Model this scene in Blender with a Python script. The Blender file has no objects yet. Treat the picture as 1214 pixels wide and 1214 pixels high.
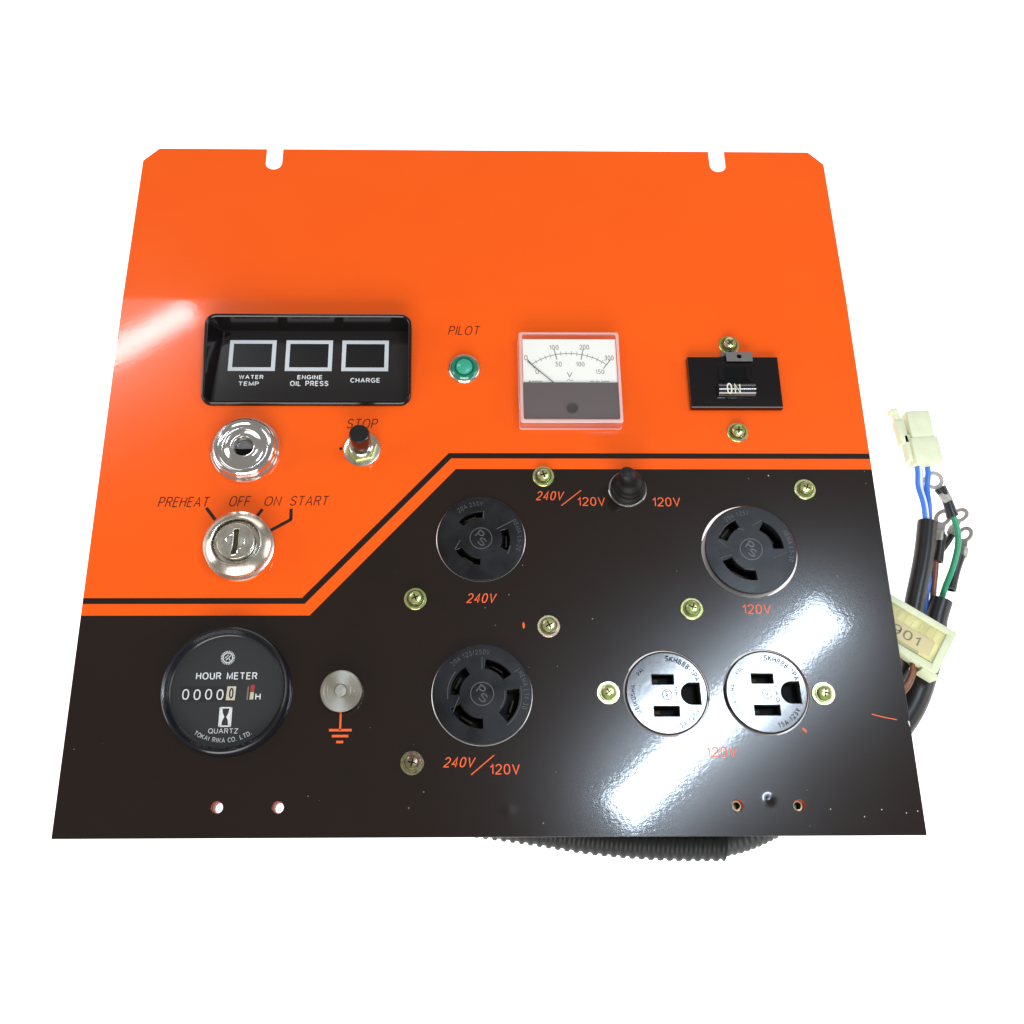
import bpy, bmesh, math, random
from mathutils import Vector, Matrix
random.seed(7)
MM = 0.001
sc = bpy.context.scene
COL = sc.collection

# ------------------------------------------------------------------ camera
cam_d = bpy.data.cameras.new('camera')
cam = bpy.data.objects.new('camera', cam_d); COL.objects.link(cam)
cam.location = (.208323, -.0212433, .5450789)
cam.rotation_euler = (.3502, -.0147, -.0048)
cam_d.sensor_fit = 'HORIZONTAL'; cam_d.sensor_width = 36
cam_d.lens = 36*1199.131/1214
cam_d.shift_x = (607-563.5241)/1214
cam_d.clip_start = .01; cam_d.clip_end = 50
sc.camera = cam
sc.render.resolution_x = sc.render.resolution_y = 1024

# ------------------------------------------------------------------ light
w = bpy.data.worlds.new('World'); sc.world = w; w.use_nodes = True
w.node_tree.nodes['Background'].inputs[0].default_value = (1.0, .93, .86, 1)
w.node_tree.nodes['Background'].inputs[1].default_value = .25
def area(name, loc, target, sx, sy, power, col=(1, 1, 1), roll=None):
    d = bpy.data.lights.new(name, 'AREA'); d.shape = 'RECTANGLE'; d.size = sx; d.size_y = sy
    d.energy = power; d.color = col
    o = bpy.data.objects.new(name, d); COL.objects.link(o); o.location = loc
    if roll is None:
        o.rotation_euler = (Vector(target)-Vector(loc)).to_track_quat('-Z', 'Y').to_euler()
    else:
        o.rotation_euler = (0, 0, math.radians(roll))
    return o
# two ceiling tubes hanging over the bench (their reflections are the two bright streaks)
area('tube_lamp_right', (.752, .303, 1.5), None, .625, .078, 10, (.72, .85, 1), roll=40.7)
area('tube_lamp_left', (-.60, 1.10, 1.5), None, .46, .062, 2.7, (.90, .94, 1), roll=33)
# big soft light from behind the camera and from both sides
area('soft_light_front', (.2, -2.0, 1.1), (.22, .2, 0), 2.4, 1.1, 68, (1, .96, .92))
area('soft_light_left', (-2.1, .2, .9), (.22, .2, 0), 1.5, .9, 16, (1, .97, .94))
area('soft_light_right', (2.6, .3, .8), (.22, .2, 0), 1.5, .9, 16, (1, .98, .96))
area('added_far_panel', (.7, 3.2, 1.15), (.3, .3, 0), 2.6, 1.0, 14, (1, .97, .95))  # added dim panel whose reflection brightens the folded top section
sc.view_settings.view_transform = 'Standard'; sc.view_settings.look = 'None'
sc.view_settings.exposure = 0; sc.view_settings.gamma = 1

# ------------------------------------------------------------------ materials
def mat(name, col, rough=.5, metal=0, coat=0, crough=.03, spec=.5, bump=None, var=0, vscale=300, sss=0, rvar=0):
    m = bpy.data.materials.new(name); m.use_nodes = True
    nt = m.node_tree; b = nt.nodes['Principled BSDF']
    b.inputs['Base Color'].default_value = (*col, 1); b.inputs['Roughness'].default_value = rough
    b.inputs['Metallic'].default_value = metal; b.inputs['Coat Weight'].default_value = coat
    b.inputs['Coat Roughness'].default_value = crough; b.inputs['Specular IOR Level'].default_value = spec
    if sss:
        b.inputs['Subsurface Weight'].default_value = sss; b.inputs['Subsurface Scale'].default_value = .004
        b.inputs['Subsurface Radius'].default_value = (1, .9, .5)
    tc = nt.nodes.new('ShaderNodeTexCoord')
    if var or rvar:
        n = nt.nodes.new('ShaderNodeTexNoise'); n.inputs['Scale'].default_value = vscale; n.inputs['Detail'].default_value = 5
        nt.links.new(tc.outputs['Object'], n.inputs['Vector'])
        if var:
            r = nt.nodes.new('ShaderNodeMapRange'); r.inputs[1].default_value = .3; r.inputs[2].default_value = .7
            r.inputs[3].default_value = 1-var; r.inputs[4].default_value = 1+var
            mx = nt.nodes.new('ShaderNodeVectorMath'); mx.operation = 'SCALE'; mx.inputs[0].default_value = col
            nt.links.new(n.outputs[0], r.inputs[0]); nt.links.new(r.outputs[0], mx.inputs['Scale']); nt.links.new(mx.outputs[0], b.inputs['Base Color'])
        if rvar:
            r = nt.nodes.new('ShaderNodeMapRange'); r.inputs[1].default_value = .3; r.inputs[2].default_value = .7
            r.inputs[3].default_value = max(.01, rough-rvar); r.inputs[4].default_value = rough+rvar
            nt.links.new(n.outputs[0], r.inputs[0]); nt.links.new(r.outputs[0], b.inputs['Roughness'])
    if bump:
        n = nt.nodes.new('ShaderNodeTexNoise'); n.inputs['Scale'].default_value = bump[0]; n.inputs['Detail'].default_value = 3
        bp = nt.nodes.new('ShaderNodeBump'); bp.inputs['Strength'].default_value = 1; bp.inputs['Distance'].default_value = bump[1]*MM
        nt.links.new(tc.outputs['Object'], n.inputs['Vector']); nt.links.new(n.outputs[0], bp.inputs['Height'])
        nt.links.new(bp.outputs[0], b.inputs['Normal'])
        if coat: nt.links.new(bp.outputs[0], b.inputs['Coat Normal'])
    return m

class G:                                   # tiny node-graph helper
    def __init__(s, m): s.nt = m.node_tree
    def n(s, t, **k):
        o = s.nt.nodes.new(t)
        for a, v in k.items(): setattr(o, a, v)
        return o
    def put(s, sock, v):
        if isinstance(v, (int, float)): sock.default_value = v
        elif isinstance(v, tuple): sock.default_value = v
        else: s.nt.links.new(v, sock)
    def m(s, op, a, b=0, c=0):
        o = s.n('ShaderNodeMath', operation=op); s.put(o.inputs[0], a); s.put(o.inputs[1], b); s.put(o.inputs[2], c); return o.outputs[0]
    def mix(s, f, a, b):
        o = s.n('ShaderNodeMix', data_type='RGBA'); s.put(o.inputs[0], f); s.put(o.inputs[6], a); s.put(o.inputs[7], b); return o.outputs[2]

DIMPLES = [(233.6, 13.6, 5.2, .13), (370.1, 18.2, 3.6, .55)]
def plate_material():
    m = bpy.data.materials.new('enamelled_steel'); m.use_nodes = True
    g = G(m); nt = m.node_tree; b = nt.nodes['Principled BSDF']
    tc = g.n('ShaderNodeTexCoord'); sep = g.n('ShaderNodeSeparateXYZ'); nt.links.new(tc.outputs['Object'], sep.inputs[0])
    x = g.m('MULTIPLY', sep.outputs[0], 1000); y = g.m('MULTIPLY', sep.outputs[1], 1000)
    def below(xa, ya, xb, yb):             # screen print outline: low level, diagonal, high level
        k = (yb-ya)/(xb-xa)
        v = g.m('MULTIPLY_ADD', g.m('SUBTRACT', x, xa), k, ya)
        v = g.m('MINIMUM', g.m('MAXIMUM', v, ya), yb)
        o = g.n('ShaderNodeMapRange'); g.put(o.inputs[0], g.m('SUBTRACT', v, y)); o.inputs[1].default_value = -.06; o.inputs[2].default_value = .06
        return o.outputs[0]
    s1 = below(120.8, 127.0, 201.9, 214.6); s2 = below(122.5, 123.6, 203.4, 211.2); s3 = below(125.5, 117.0, 206.1, 204.5)
    dark = g.m('ADD', g.m('SUBTRACT', s1, s2), s3)
    # holes keep orange primer on their walls; rim of the sheet stays as printed
    geo = g.n('ShaderNodeNewGeometry'); sn = g.n('ShaderNodeSeparateXYZ')
    tco = tc.outputs['Normal']; nt.links.new(tco, sn.inputs[0])
    side = g.m('LESS_THAN', g.m('ABSOLUTE', sn.outputs[2]), .5)
    inside = g.m('MULTIPLY', g.m('MULTIPLY', g.m('GREATER_THAN', x, 4), g.m('LESS_THAN', x, 446)), g.m('GREATER_THAN', y, 4))
    dark = g.m('MULTIPLY', dark, g.m('SUBTRACT', 1, g.m('MULTIPLY', side, inside)))
    n1 = g.n('ShaderNodeTexNoise'); n1.inputs['Scale'].default_value = 22; n1.inputs['Detail'].default_value = 6; nt.links.new(tc.outputs['Object'], n1.inputs[0])
    n2 = g.n('ShaderNodeTexNoise'); n2.inputs['Scale'].default_value = 420; n2.inputs['Detail'].default_value = 2; nt.links.new(tc.outputs['Object'], n2.inputs[0])
    orange = g.mix(n1.outputs[0], (.92, .098, .001, 1), (.95, .114, .0015, 1))
    brown = g.mix(n1.outputs[0], (.016, .0068, .0040, 1), (.007, .0040, .0026, 1))
    brown = g.mix(g.m('MULTIPLY', n2.outputs[0], .5), brown, (.008, .005, .0035, 1))
    # sparse dust specks and paint chips
    vo = g.n('ShaderNodeTexVoronoi'); vo.inputs['Scale'].default_value = 130; nt.links.new(tc.outputs['Object'], vo.inputs[0])
    sepc = g.n('ShaderNodeSeparateColor'); nt.links.new(vo.outputs['Color'], sepc.inputs[0])
    sz = g.m('MULTIPLY', g.m('GREATER_THAN', sepc.outputs[0], .60), g.m('MULTIPLY_ADD', sepc.outputs[1], .045, .012))
    speck = g.m('LESS_THAN', vo.outputs['Distance'], sz)
    n3 = g.n('ShaderNodeTexNoise'); n3.inputs['Scale'].default_value = 14; nt.links.new(tc.outputs['Object'], n3.inputs[0])
    patch = g.m('GREATER_THAN', g.m('MULTIPLY_ADD', g.m('DIVIDE', x, 450), .22, n3.outputs[0]), .50)
    speck = g.m('MULTIPLY', speck, patch)
    brown = g.mix(g.m('MULTIPLY', speck, .7), brown, (.34, .30, .26, 1))
    col = g.mix(dark, orange, brown)
    nt.links.new(col, b.inputs['Base Color'])
    b.inputs['Specular IOR Level'].default_value = .37
    rg = g.m('MULTIPLY_ADD', n1.outputs[0], .05, .165); nt.links.new(rg, b.inputs['Roughness'])
    b.inputs['Coat Weight'].default_value = .7; b.inputs['Coat IOR'].default_value = 1.45
    b.inputs['Coat Roughness'].default_value = .035
    # orange peel, dust grain, two pressed dimples
    pl = g.n('ShaderNodeTexNoise'); pl.inputs['Scale'].default_value = 480; pl.inputs['Detail'].default_value = 3; nt.links.new(tc.outputs['Object'], pl.inputs[0])
    gr = g.n('ShaderNodeTexNoise'); gr.inputs['Scale'].default_value = 1400; gr.inputs['Detail'].default_value = 2; nt.links.new(tc.outputs['Object'], gr.inputs[0])
    wv = g.n('ShaderNodeTexNoise'); wv.inputs['Scale'].default_value = 9; wv.inputs['Detail'].default_value = 1; nt.links.new(tc.outputs['Object'], wv.inputs[0])
    h = g.m('ADD', g.m('MULTIPLY', pl.outputs[0], .014), g.m('MULTIPLY', gr.outputs[0], .006))
    h = g.m('ADD', h, g.m('MULTIPLY', wv.outputs[0], .25))
    h = g.m('ADD', h, g.m('MULTIPLY', speck, .05))
    for dx, dy, r, a in DIMPLES:
        d2 = g.m('ADD', g.m('POWER', g.m('SUBTRACT', x, dx), 2), g.m('POWER', g.m('SUBTRACT', y, dy), 2))
        h = g.m('ADD', h, g.m('MULTIPLY', g.m('EXPONENT', g.m('MULTIPLY', d2, -1/(r*.6)**2)), a))
    bp = g.n('ShaderNodeBump'); bp.inputs['Strength'].default_value = 1; bp.inputs['Distance'].default_value = MM
    g.put(bp.inputs['Height'], h); nt.links.new(bp.outputs[0], b.inputs['Coat Normal'])
    h2 = g.n('ShaderNodeBump'); h2.inputs['Strength'].default_value = .6; h2.inputs['Distance'].default_value = MM
    g.put(h2.inputs['Height'], h); nt.links.new(h2.outputs[0], b.inputs['Normal'])
    return m

def glass_material(name, tint=(1, 1, 1), edge=.06):
    m = bpy.data.materials.new(name); m.use_nodes = True; g = G(m); nt = m.node_tree
    nt.nodes.remove(nt.nodes['Principled BSDF']); out = nt.nodes['Material Output']
    t = g.n('ShaderNodeBsdfTransparent'); t.inputs[0].default_value = (*tint, 1)
    gl = g.n('ShaderNodeBsdfGlossy'); gl.inputs['Roughness'].default_value = .04
    lw = g.n('ShaderNodeLayerWeight'); lw.inputs[0].default_value = .5
    fr_ = g.m('MULTIPLY_ADD', g.m('POWER', lw.outputs['Facing'], 5), .75, .045)
    mx = g.n('ShaderNodeMixShader'); nt.links.new(fr_, mx.inputs[0]); nt.links.new(t.outputs[0], mx.inputs[1]); nt.links.new(gl.outputs[0], mx.inputs[2])
    df = g.n('ShaderNodeBsdfDiffuse'); df.inputs[0].default_value = (.95, .93, .92, 1)
    m2 = g.n('ShaderNodeMixShader'); m2.inputs[0].default_value = edge
    nt.links.new(mx.outputs[0], m2.inputs[1]); nt.links.new(df.outputs[0], m2.inputs[2]); nt.links.new(m2.outputs[0], out.inputs[0])
    return m

def zinc(name, a, b_, c):
    m = bpy.data.materials.new(name); m.use_nodes = True; g = G(m); nt = m.node_tree; b = nt.nodes['Principled BSDF']
    tc = g.n('ShaderNodeTexCoord'); n = g.n('ShaderNodeTexNoise'); n.inputs['Scale'].default_value = 260; n.inputs['Detail'].default_value = 2
    oi = g.n('ShaderNodeObjectInfo'); ad = g.n('ShaderNodeVectorMath', operation='ADD')
    nt.links.new(tc.outputs['Object'], ad.inputs[0]); nt.links.new(oi.outputs['Random'], ad.inputs[1]); nt.links.new(ad.outputs[0], n.inputs[0])
    r = g.n('ShaderNodeValToRGB'); nt.links.new(n.outputs[0], r.inputs[0])
    e = r.color_ramp.elements; e[0].position = .36; e[0].color = (*a, 1); e[1].position = .66; e[1].color = (*c, 1)
    k = e.new(.5); k.color = (*b_, 1)
    nt.links.new(r.outputs[0], b.inputs['Base Color']); b.inputs['Metallic'].default_value = .8; b.inputs['Roughness'].default_value = .24
    return m

M = dict(
    plate=plate_material(),
    back=mat('grey_phenolic', (.007, .007, .007), .6, spec=.2),
    black=mat('gloss_black_plastic', (.007, .0055, .006), .16, spec=.4, bump=(900, .003)),
    blackmat=mat('satin_black_plastic', (.009, .0088, .009), .35, spec=.35, bump=(2200, .006), var=.2),
    bakelite=mat('black_bakelite', (.008, .008, .0095), .30, spec=.34, bump=(380, .02), var=.35, vscale=60, rvar=.09),
    moulding=mat('bakelite_edge_highlight', (.075, .076, .08), .3, spec=.6),  # lighter bakelite: light caught by raised edges is put into the colour
    recv=mat('dark_receptacle_plastic', (.020, .019, .020), .13, spec=.85, bump=(260, .014), var=.2, vscale=90),
    rubber=mat('black_rubber', (.009, .0095, .0095), .5, spec=.3, bump=(1800, .02)),
    sleeve=mat('black_vinyl_sleeve', (.010, .010, .011), .38),
    conduit=mat('corrugated_black_plastic', (.006, .0078, .0078), .5, spec=.25),
    meter=mat('hour_meter_bezel_plastic', (.008, .009, .013), .2, bump=(1500, .01)),
    dial=mat('hour_meter_dial', (.013, .0145, .017), .55, spec=.3, bump=(3000, .01)),
    window=mat('counter_window_black', (.006, .006, .007), .3),
    chrome=mat('bright_chrome', (.90, .90, .89), .11, 1),
    chromesatin=mat('nickel_plate', (.74, .71, .62), .25, 1, bump=(700, .01), rvar=.06, vscale=200),
    brushed=mat('turned_steel', (.60, .58, .50), .30, 1),
    nickel=mat('tinned_copper', (.36, .355, .32), .5, .25, spec=.3, bump=(800, .05), var=.25, vscale=400),
    slot=mat('dark_slot', (.004, .004, .004), .6, spec=.1),
    engraved=mat('engraved_letter', (.008, .009, .012), .9, spec=0),
    brass=mat('brass_contact', (.05, .035, .014), .55, .6),
    white=mat('white_print', (.80, .83, .85), .6),
    whiteghost=mat('white_frame_print', (.62, .66, .70), .6),
    orangeprint=mat('orange_print', (.95, .12, .015), .45, coat=.12, crough=.05),
    darkprint=mat('dark_red_print', (.055, .005, .002), .5, spec=.25, coat=.1, crough=.05),
    darkline=mat('dark_brown_print', (.018, .008, .005), .45, spec=.3, coat=.2, crough=.05),
    dialwhite=mat('meter_scale_card', (.98, .97, .91), .6, spec=.2),
    metercover=mat('grey_meter_cover', (.115, .088, .088), .55, bump=(1500, .01)),
    ink=mat('grey_ink', (.10, .09, .07), .6),
    inklight=mat('brown_grey_ink', (.20, .165, .125), .6),
    creamprint=mat('cream_print', (.80, .78, .60), .5, spec=.2),
    cream=mat('cream_wheel', (.62, .60, .44), .5),
    red=mat('red_wheel', (.42, .02, .012), .5),
    clip=mat('dark_steel_clip', (.20, .19, .185), .4, .6),
    nylon=mat('natural_nylon', (.70, .75, .53), .4, spec=.3, bump=(700, .02), var=.06, vscale=120),
    nylonyellow=mat('yellowed_nylon', (.64, .61, .29), .4, spec=.3, var=.18, vscale=120),
    tag=mat('cream_paper_label', (.60, .54, .30), .6),
    taginq=mat('faded_ink', (.22, .19, .13), .7),
    blue=mat('blue_wire_insulation', (.045, .19, .72), .3),
    lblue=mat('white_stripe_insulation', (.70, .80, .92), .35),
    green=mat('green_wire_insulation', (.03, .30, .15), .32),
    brown=mat('brown_wire_insulation', (.20, .075, .035), .35),
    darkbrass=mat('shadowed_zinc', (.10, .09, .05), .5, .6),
    bush=mat('primer_red_bush', (.33, .045, .02), .35),
    brass2=mat('zinc_nut', (.30, .24, .15), .4, .9),
    conn_edge=mat('pale_nylon_edge', (.66, .72, .50), .4, spec=.3, var=.06, vscale=150),
    case=glass_material('clear_acrylic_case', (1, .97, .96), .06),
    rimedge=glass_material('acrylic_edge', (1, .95, .94), .40),
    rim=glass_material('clear_acrylic_rim', (1, .97, .96), .10),
    lens=glass_material('clear_lens', (.96, .97, .97), .012),
    green_lens=mat('green_pilot_lens', (.012, .20, .12), .12, coat=.6, crough=.05),
    green_lens2=mat('bright_green_lens_dome', (.035, .36, .24), .25, coat=.5, crough=.1),
    z1=zinc('yellow_zinc', (.44, .60, .18), (.66, .70, .26), (.56, .48, .34)),
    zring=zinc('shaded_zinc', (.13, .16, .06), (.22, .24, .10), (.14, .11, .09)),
    z2=zinc('pink_zinc', (.70, .42, .42), (.74, .60, .40), (.66, .66, .38)),
    z3=zinc('dark_iridescent_zinc', (.30, .14, .16), (.32, .34, .14), (.20, .10, .11)),
)
bsdf = M['brushed'].node_tree.nodes['Principled BSDF']; bsdf.inputs['Anisotropic'].default_value = .7
def _radial_tangent(m):
    g = G(m); t = g.n('ShaderNodeTangent', direction_type='RADIAL', axis='Z'); g.nt.links.new(t.outputs[0], bsdf.inputs['Tangent'])
    tc = g.n('ShaderNodeTexCoord'); ln = g.n('ShaderNodeVectorMath', operation='LENGTH'); g.nt.links.new(tc.outputs['Object'], ln.inputs[0])
    n = g.n('ShaderNodeTexNoise', noise_dimensions='1D'); n.inputs['Scale'].default_value = 4500; n.inputs['Detail'].default_value = 2
    g.nt.links.new(ln.outputs['Value'], n.inputs['W']); b_ = g.n('ShaderNodeBump'); b_.inputs['Distance'].default_value = .00003
    g.nt.links.new(n.outputs[0], b_.inputs['Height']); g.nt.links.new(b_.outputs[0], bsdf.inputs['Normal'])
_radial_tangent(M['brushed'])

# ------------------------------------------------------------------ mesh helpers (all sizes in millimetres)
def finish(name, bm, m, parent=None, loc=(0, 0, 0), angle=35, label=None, rz=0):
    me = bpy.data.meshes.new(name)
    bmesh.ops.scale(bm, vec=(MM, MM, MM), verts=bm.verts)
    bm.to_mesh(me); bm.free()
    me.materials.append(M[m] if isinstance(m, str) else m)
    if angle:
        for p in me.polygons: p.use_smooth = True
        me.set_sharp_from_angle(angle=math.radians(angle))
    o = bpy.data.objects.new(name, me); COL.objects.link(o)
    o.location = Vector(loc)*MM; o.rotation_euler.z = rz
    if parent: o.parent = parent
    if label: o['label'] = label
    return o
def empty(name, loc=(0, 0, 0), parent=None, label=None):
    o = bpy.data.objects.new(name, None); COL.objects.link(o); o.empty_display_size = .01
    o.location = Vector(loc)*MM
    if parent: o.parent = parent
    if label: o['label'] = label
    return o
def top(o, label, cat, group=None, kind=None):
    o['label'] = label
    if cat: o['category'] = cat
    if group: o['group'] = group
    if kind: o['kind'] = kind
    return o
def lathe(bm, prof, seg=64, c=(0, 0), closed_bottom=False, knurl=None):
    rings = []
    for r, z in prof:
        if r < 1e-6: rings.append([bm.verts.new((c[0], c[1], z))]); continue
        ring = []
        for i in range(seg):
            a = 2*math.pi*i/seg; rr = r
            if knurl and r >= knurl[0]: rr = r + (knurl[1] if i % 2 else 0)
            ring.append(bm.verts.new((c[0]+rr*math.cos(a), c[1]+rr*math.sin(a), z)))
        rings.append(ring)
    for A, B in zip(rings, rings[1:]):
        if len(A) == 1 and len(B) == 1: continue
        for i in range(seg):
            j = (i+1) % seg
            if len(A) == 1: bm.faces.new((A[0], B[j], B[i]))
            elif len(B) == 1: bm.faces.new((A[i], A[j], B[0]))
            else: bm.faces.new((A[i], A[j], B[j], B[i]))
    return bm
def lathe_obj(name, prof, m, parent, loc=(0, 0, 0), seg=64, **k):
    kn = k.pop('knurl', None)
    bm = lathe(bmesh.new(), prof, seg, knurl=kn); bmesh.ops.recalc_face_normals(bm, faces=bm.faces)
    return finish(name, bm, m, parent, loc, **k)
def prism(bm, pts, z0, z1, bev=0, mtx=None):
    lo = [bm.verts.new((x, y, z0)) for x, y in pts]; hi = [bm.verts.new((x, y, z1)) for x, y in pts]
    n = len(pts); f = [bm.faces.new(lo[::-1]), bm.faces.new(hi)]
    for i in range(n): f.append(bm.faces.new((lo[i], lo[(i+1) % n], hi[(i+1) % n], hi[i])))
    if bev:
        e = {e for e in f[1].edges}
        if isinstance(bev, tuple): e |= {e for v in lo for e in v.link_edges}
        bmesh.ops.bevel(bm, geom=list(e), offset=bev[0] if isinstance(bev, tuple) else bev, segments=3, affect='EDGES', profile=.6)
    return bm
def rrect(x0, y0, x1, y1, r, n=6):
    out = []
    for cx, cy, a0 in ((x1-r, y1-r, 0), (x0+r, y1-r, 90), (x0+r, y0+r, 180), (x1-r, y0+r, 270)):
        for i in range(n+1):
            a = math.radians(a0+90*i/n); out.append((cx+r*math.cos(a), cy+r*math.sin(a)))
    return out
def box_obj(name, x0, y0, x1, y1, z0, z1, m, parent, loc=(0, 0, 0), r=0, bev=0, **k):
    bm = bmesh.new()
    pts = rrect(x0, y0, x1, y1, r) if r else [(x0, y0), (x1, y0), (x1, y1), (x0, y1)]
    prism(bm, pts, z0, z1, bev); bmesh.ops.recalc_face_normals(bm, faces=bm.faces)
    return finish(name, bm, m, parent, loc, **k)
def poly_obj(name, polys, z, m, parent, loc=(0, 0, 0), **k):     # flat print
    bm = bmesh.new()
    for pts in polys: bm.faces.new([bm.verts.new((x, y, z)) for x, y in pts])
    bmesh.ops.recalc_face_normals(bm, faces=bm.faces)
    for f in bm.faces:
        if f.normal.z < 0: f.normal_flip()
    return finish(name, bm, m, parent, loc, angle=0, **k)
def stroke(pts, w):                                              # mitred constant-width ribbon, returned as quads
    bm = bmesh.new(); _strip(bm, pts, w, 0); out = [[(v.co.x, v.co.y) for v in f.verts] for f in bm.faces]; bm.free(); return out
def circ(cx, cy, r, n=32, a0=0, a1=360):
    full = abs(a1-a0) >= 360
    k = n if full else n+1
    return [(cx+r*math.cos(math.radians(a0+(a1-a0)*i/n)), cy+r*math.sin(math.radians(a0+(a1-a0)*i/n))) for i in range(k)]
def flat_caps(o):
    for p in o.data.polygons:
        if abs(p.normal.z) > .995: p.use_smooth = False
    return o
def holed(name, outer, holes, z0, z1, m, parent, bev=.15, loc=(0, 0, 0), cuts=(), bend=None, **k):
    """plate with real holes: filled 2D curve, extruded"""
    cu = bpy.data.curves.new(name, 'CURVE'); cu.dimensions = '2D'; cu.fill_mode = 'BOTH'
    for pts in [outer]+list(holes):
        s = cu.splines.new('POLY'); s.points.add(len(pts)-1); s.use_cyclic_u = True
        for p_, (x, y) in zip(s.points, pts): p_.co = (x, y, 0, 1)
    cu.extrude = (z1-z0)/2-bev; cu.bevel_depth = bev; cu.bevel_resolution = 2; cu.offset = -bev
    o = bpy.data.objects.new('tmp', cu); me = bpy.data.meshes.new_from_object(o)
    bm = bmesh.new(); bm.from_mesh(me); bpy.data.objects.remove(o); bpy.data.curves.remove(cu); bpy.data.meshes.remove(me)
    bmesh.ops.remove_doubles(bm, verts=bm.verts, dist=.001)
    for yy in cuts:
        bmesh.ops.bisect_plane(bm, geom=bm.verts[:]+bm.edges[:]+bm.faces[:], plane_co=(0, yy, 0), plane_no=(0, 1, 0))
    bmesh.ops.translate(bm, vec=(0, 0, (z0+z1)/2), verts=bm.verts)
    if bend:
        for v in bm.verts: v.co = bend(v.co)
    bmesh.ops.recalc_face_normals(bm, faces=bm.faces)
    return flat_caps(finish(name, bm, m, parent, loc, **k))
def _A(cx, cy, rx, ry, a0, a1, n=None, sq=2.0):
    n = n or max(4, int(abs(a1-a0)/15)); o = []
    for i in range(n+1):
        a = math.radians(a0+(a1-a0)*i/n); c, s_ = math.cos(a), math.sin(a); e = 2/sq
        o.append((cx+rx*math.copysign(abs(c)**e, c), cy+ry*math.copysign(abs(s_)**e, s_)))
    return o
FONT = {   # single-stroke grotesque capitals, cap height 1
 'A': [[(0, 0), (.34, 1), (.68, 0)], [(.12, .34), (.56, .34)]], 'B': [[(0, 0), (0, 1), (.34, 1)]+_A(.34, .77, .2, .23, 90, -90)+[(0, .54)], [(.34, .54)]+_A(.34, .27, .24, .27, 90, -90)+[(0, 0)]],
 'C': [_A(.35, .5, .35, .5, 42, 318, sq=2.3)], 'D': [[(0, 0), (0, 1), (.28, 1)]+_A(.28, .5, .34, .5, 90, -90)+[(0, 0)]],
 'E': [[(.5, 0), (0, 0), (0, 1), (.5, 1)], [(0, .53), (.46, .53)]], 'F': [[(0, 0), (0, 1), (.5, 1)], [(0, .5), (.44, .5)]],
 'G': [_A(.36, .5, .36, .5, 42, 335, sq=2.3)+[(.70, .46), (.40, .46)]], 'H': [[(0, 0), (0, 1)], [(.58, 0), (.58, 1)], [(0, .52), (.58, .52)]],
 'I': [[(0, 0), (0, 1)]], 'K': [[(0, 0), (0, 1)], [(.58, 1), (0, .36)], [(.2, .58), (.62, 0)]], 'L': [[(0, 1), (0, 0), (.46, 0)]],
 'M': [[(0, 0), (0, 1), (.35, .1), (.7, 1), (.7, 0)]], 'N': [[(0, 0), (0, 1), (.56, 0), (.56, 1)]], 'O': [_A(.36, .5, .36, .5, 90, 450, 26, 2.3)],
 'P': [[(0, 0), (0, 1), (.32, 1)]+_A(.32, .73, .23, .27, 90, -90)+[(0, .46)]], 'Q': [_A(.36, .5, .36, .5, 90, 450, 26, 2.3), [(.42, .22), (.72, -.06)]],
 'R': [[(0, 0), (0, 1), (.34, 1)]+_A(.34, .75, .22, .25, 90, -90)+[(0, .5)], [(.34, .5), (.57, 0)]],
 'S': [_A(.29, .74, .27, .26, 25, 210, 12)+[(.16, .56), (.42, .46)]+_A(.28, .26, .29, .26, 40, -158, 13)],
 'T': [[(0, 1), (.6, 1)], [(.3, 1), (.3, 0)]], 'U': [[(0, 1), (0, .3)]+_A(.28, .3, .28, .3, 180, 360)+[(.56, 1)]],
 'V': [[(0, 1), (.31, 0), (.62, 1)]], 'W': [[(0, 1), (.22, 0), (.44, .95), (.66, 0), (.88, 1)]], 'X': [[(0, 0), (.58, 1)], [(0, 1), (.58, 0)]],
 'Y': [[(0, 1), (.3, .46), (.6, 1)], [(.3, .46), (.3, 0)]], 'Z': [[(0, 1), (.56, 1), (0, 0), (.58, 0)]],
 '0': [_A(.25, .5, .25, .5, 90, 450, 26, 2.3)], '1': [[(0, .74), (.12, .80), (.24, 1), (.24, 0)]],
 '2': [_A(.25, .72, .25, .28, 165, -25, 12)+[(.30, .36), (.04, .10), (0, 0), (.5, 0)]],
 '3': [_A(.24, .74, .22, .26, 160, -80, 12)+_A(.24, .26, .25, .27, 85, -165, 13)],
 '4': [[(.38, 0), (.38, 1), (0, .28), (.52, .28)]], '5': [[(.45, 1), (.1, 1), (.05, .54)]+_A(.24, .33, .25, .33, 125, -155, 13)],
 '6': [_A(.25, .5, .25, .5, 60, 180, 8, 2.3)+_A(.25, .31, .25, .31, 180, -180, 20)], '8': [_A(.25, .76, .22, .24, 270, -90, 20), _A(.25, .26, .25, .26, 90, 450, 20)],
 '9': [_A(.25, .69, .25, .31, 0, 360, 20)+_A(.25, .5, .25, .5, 0, -125, 8, 2.3)], '-': [[(0, .42), (.3, .42)]], '/': [[(0, -.05), (.34, 1.05)]],
 '.': [[(0, 0), (0, .12)]], '~': [[(0, 0), (.2, .45), (.42, .5), (.62, .05), (.85, 0), (1.05, .5)]], ' ': [],
}
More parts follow.
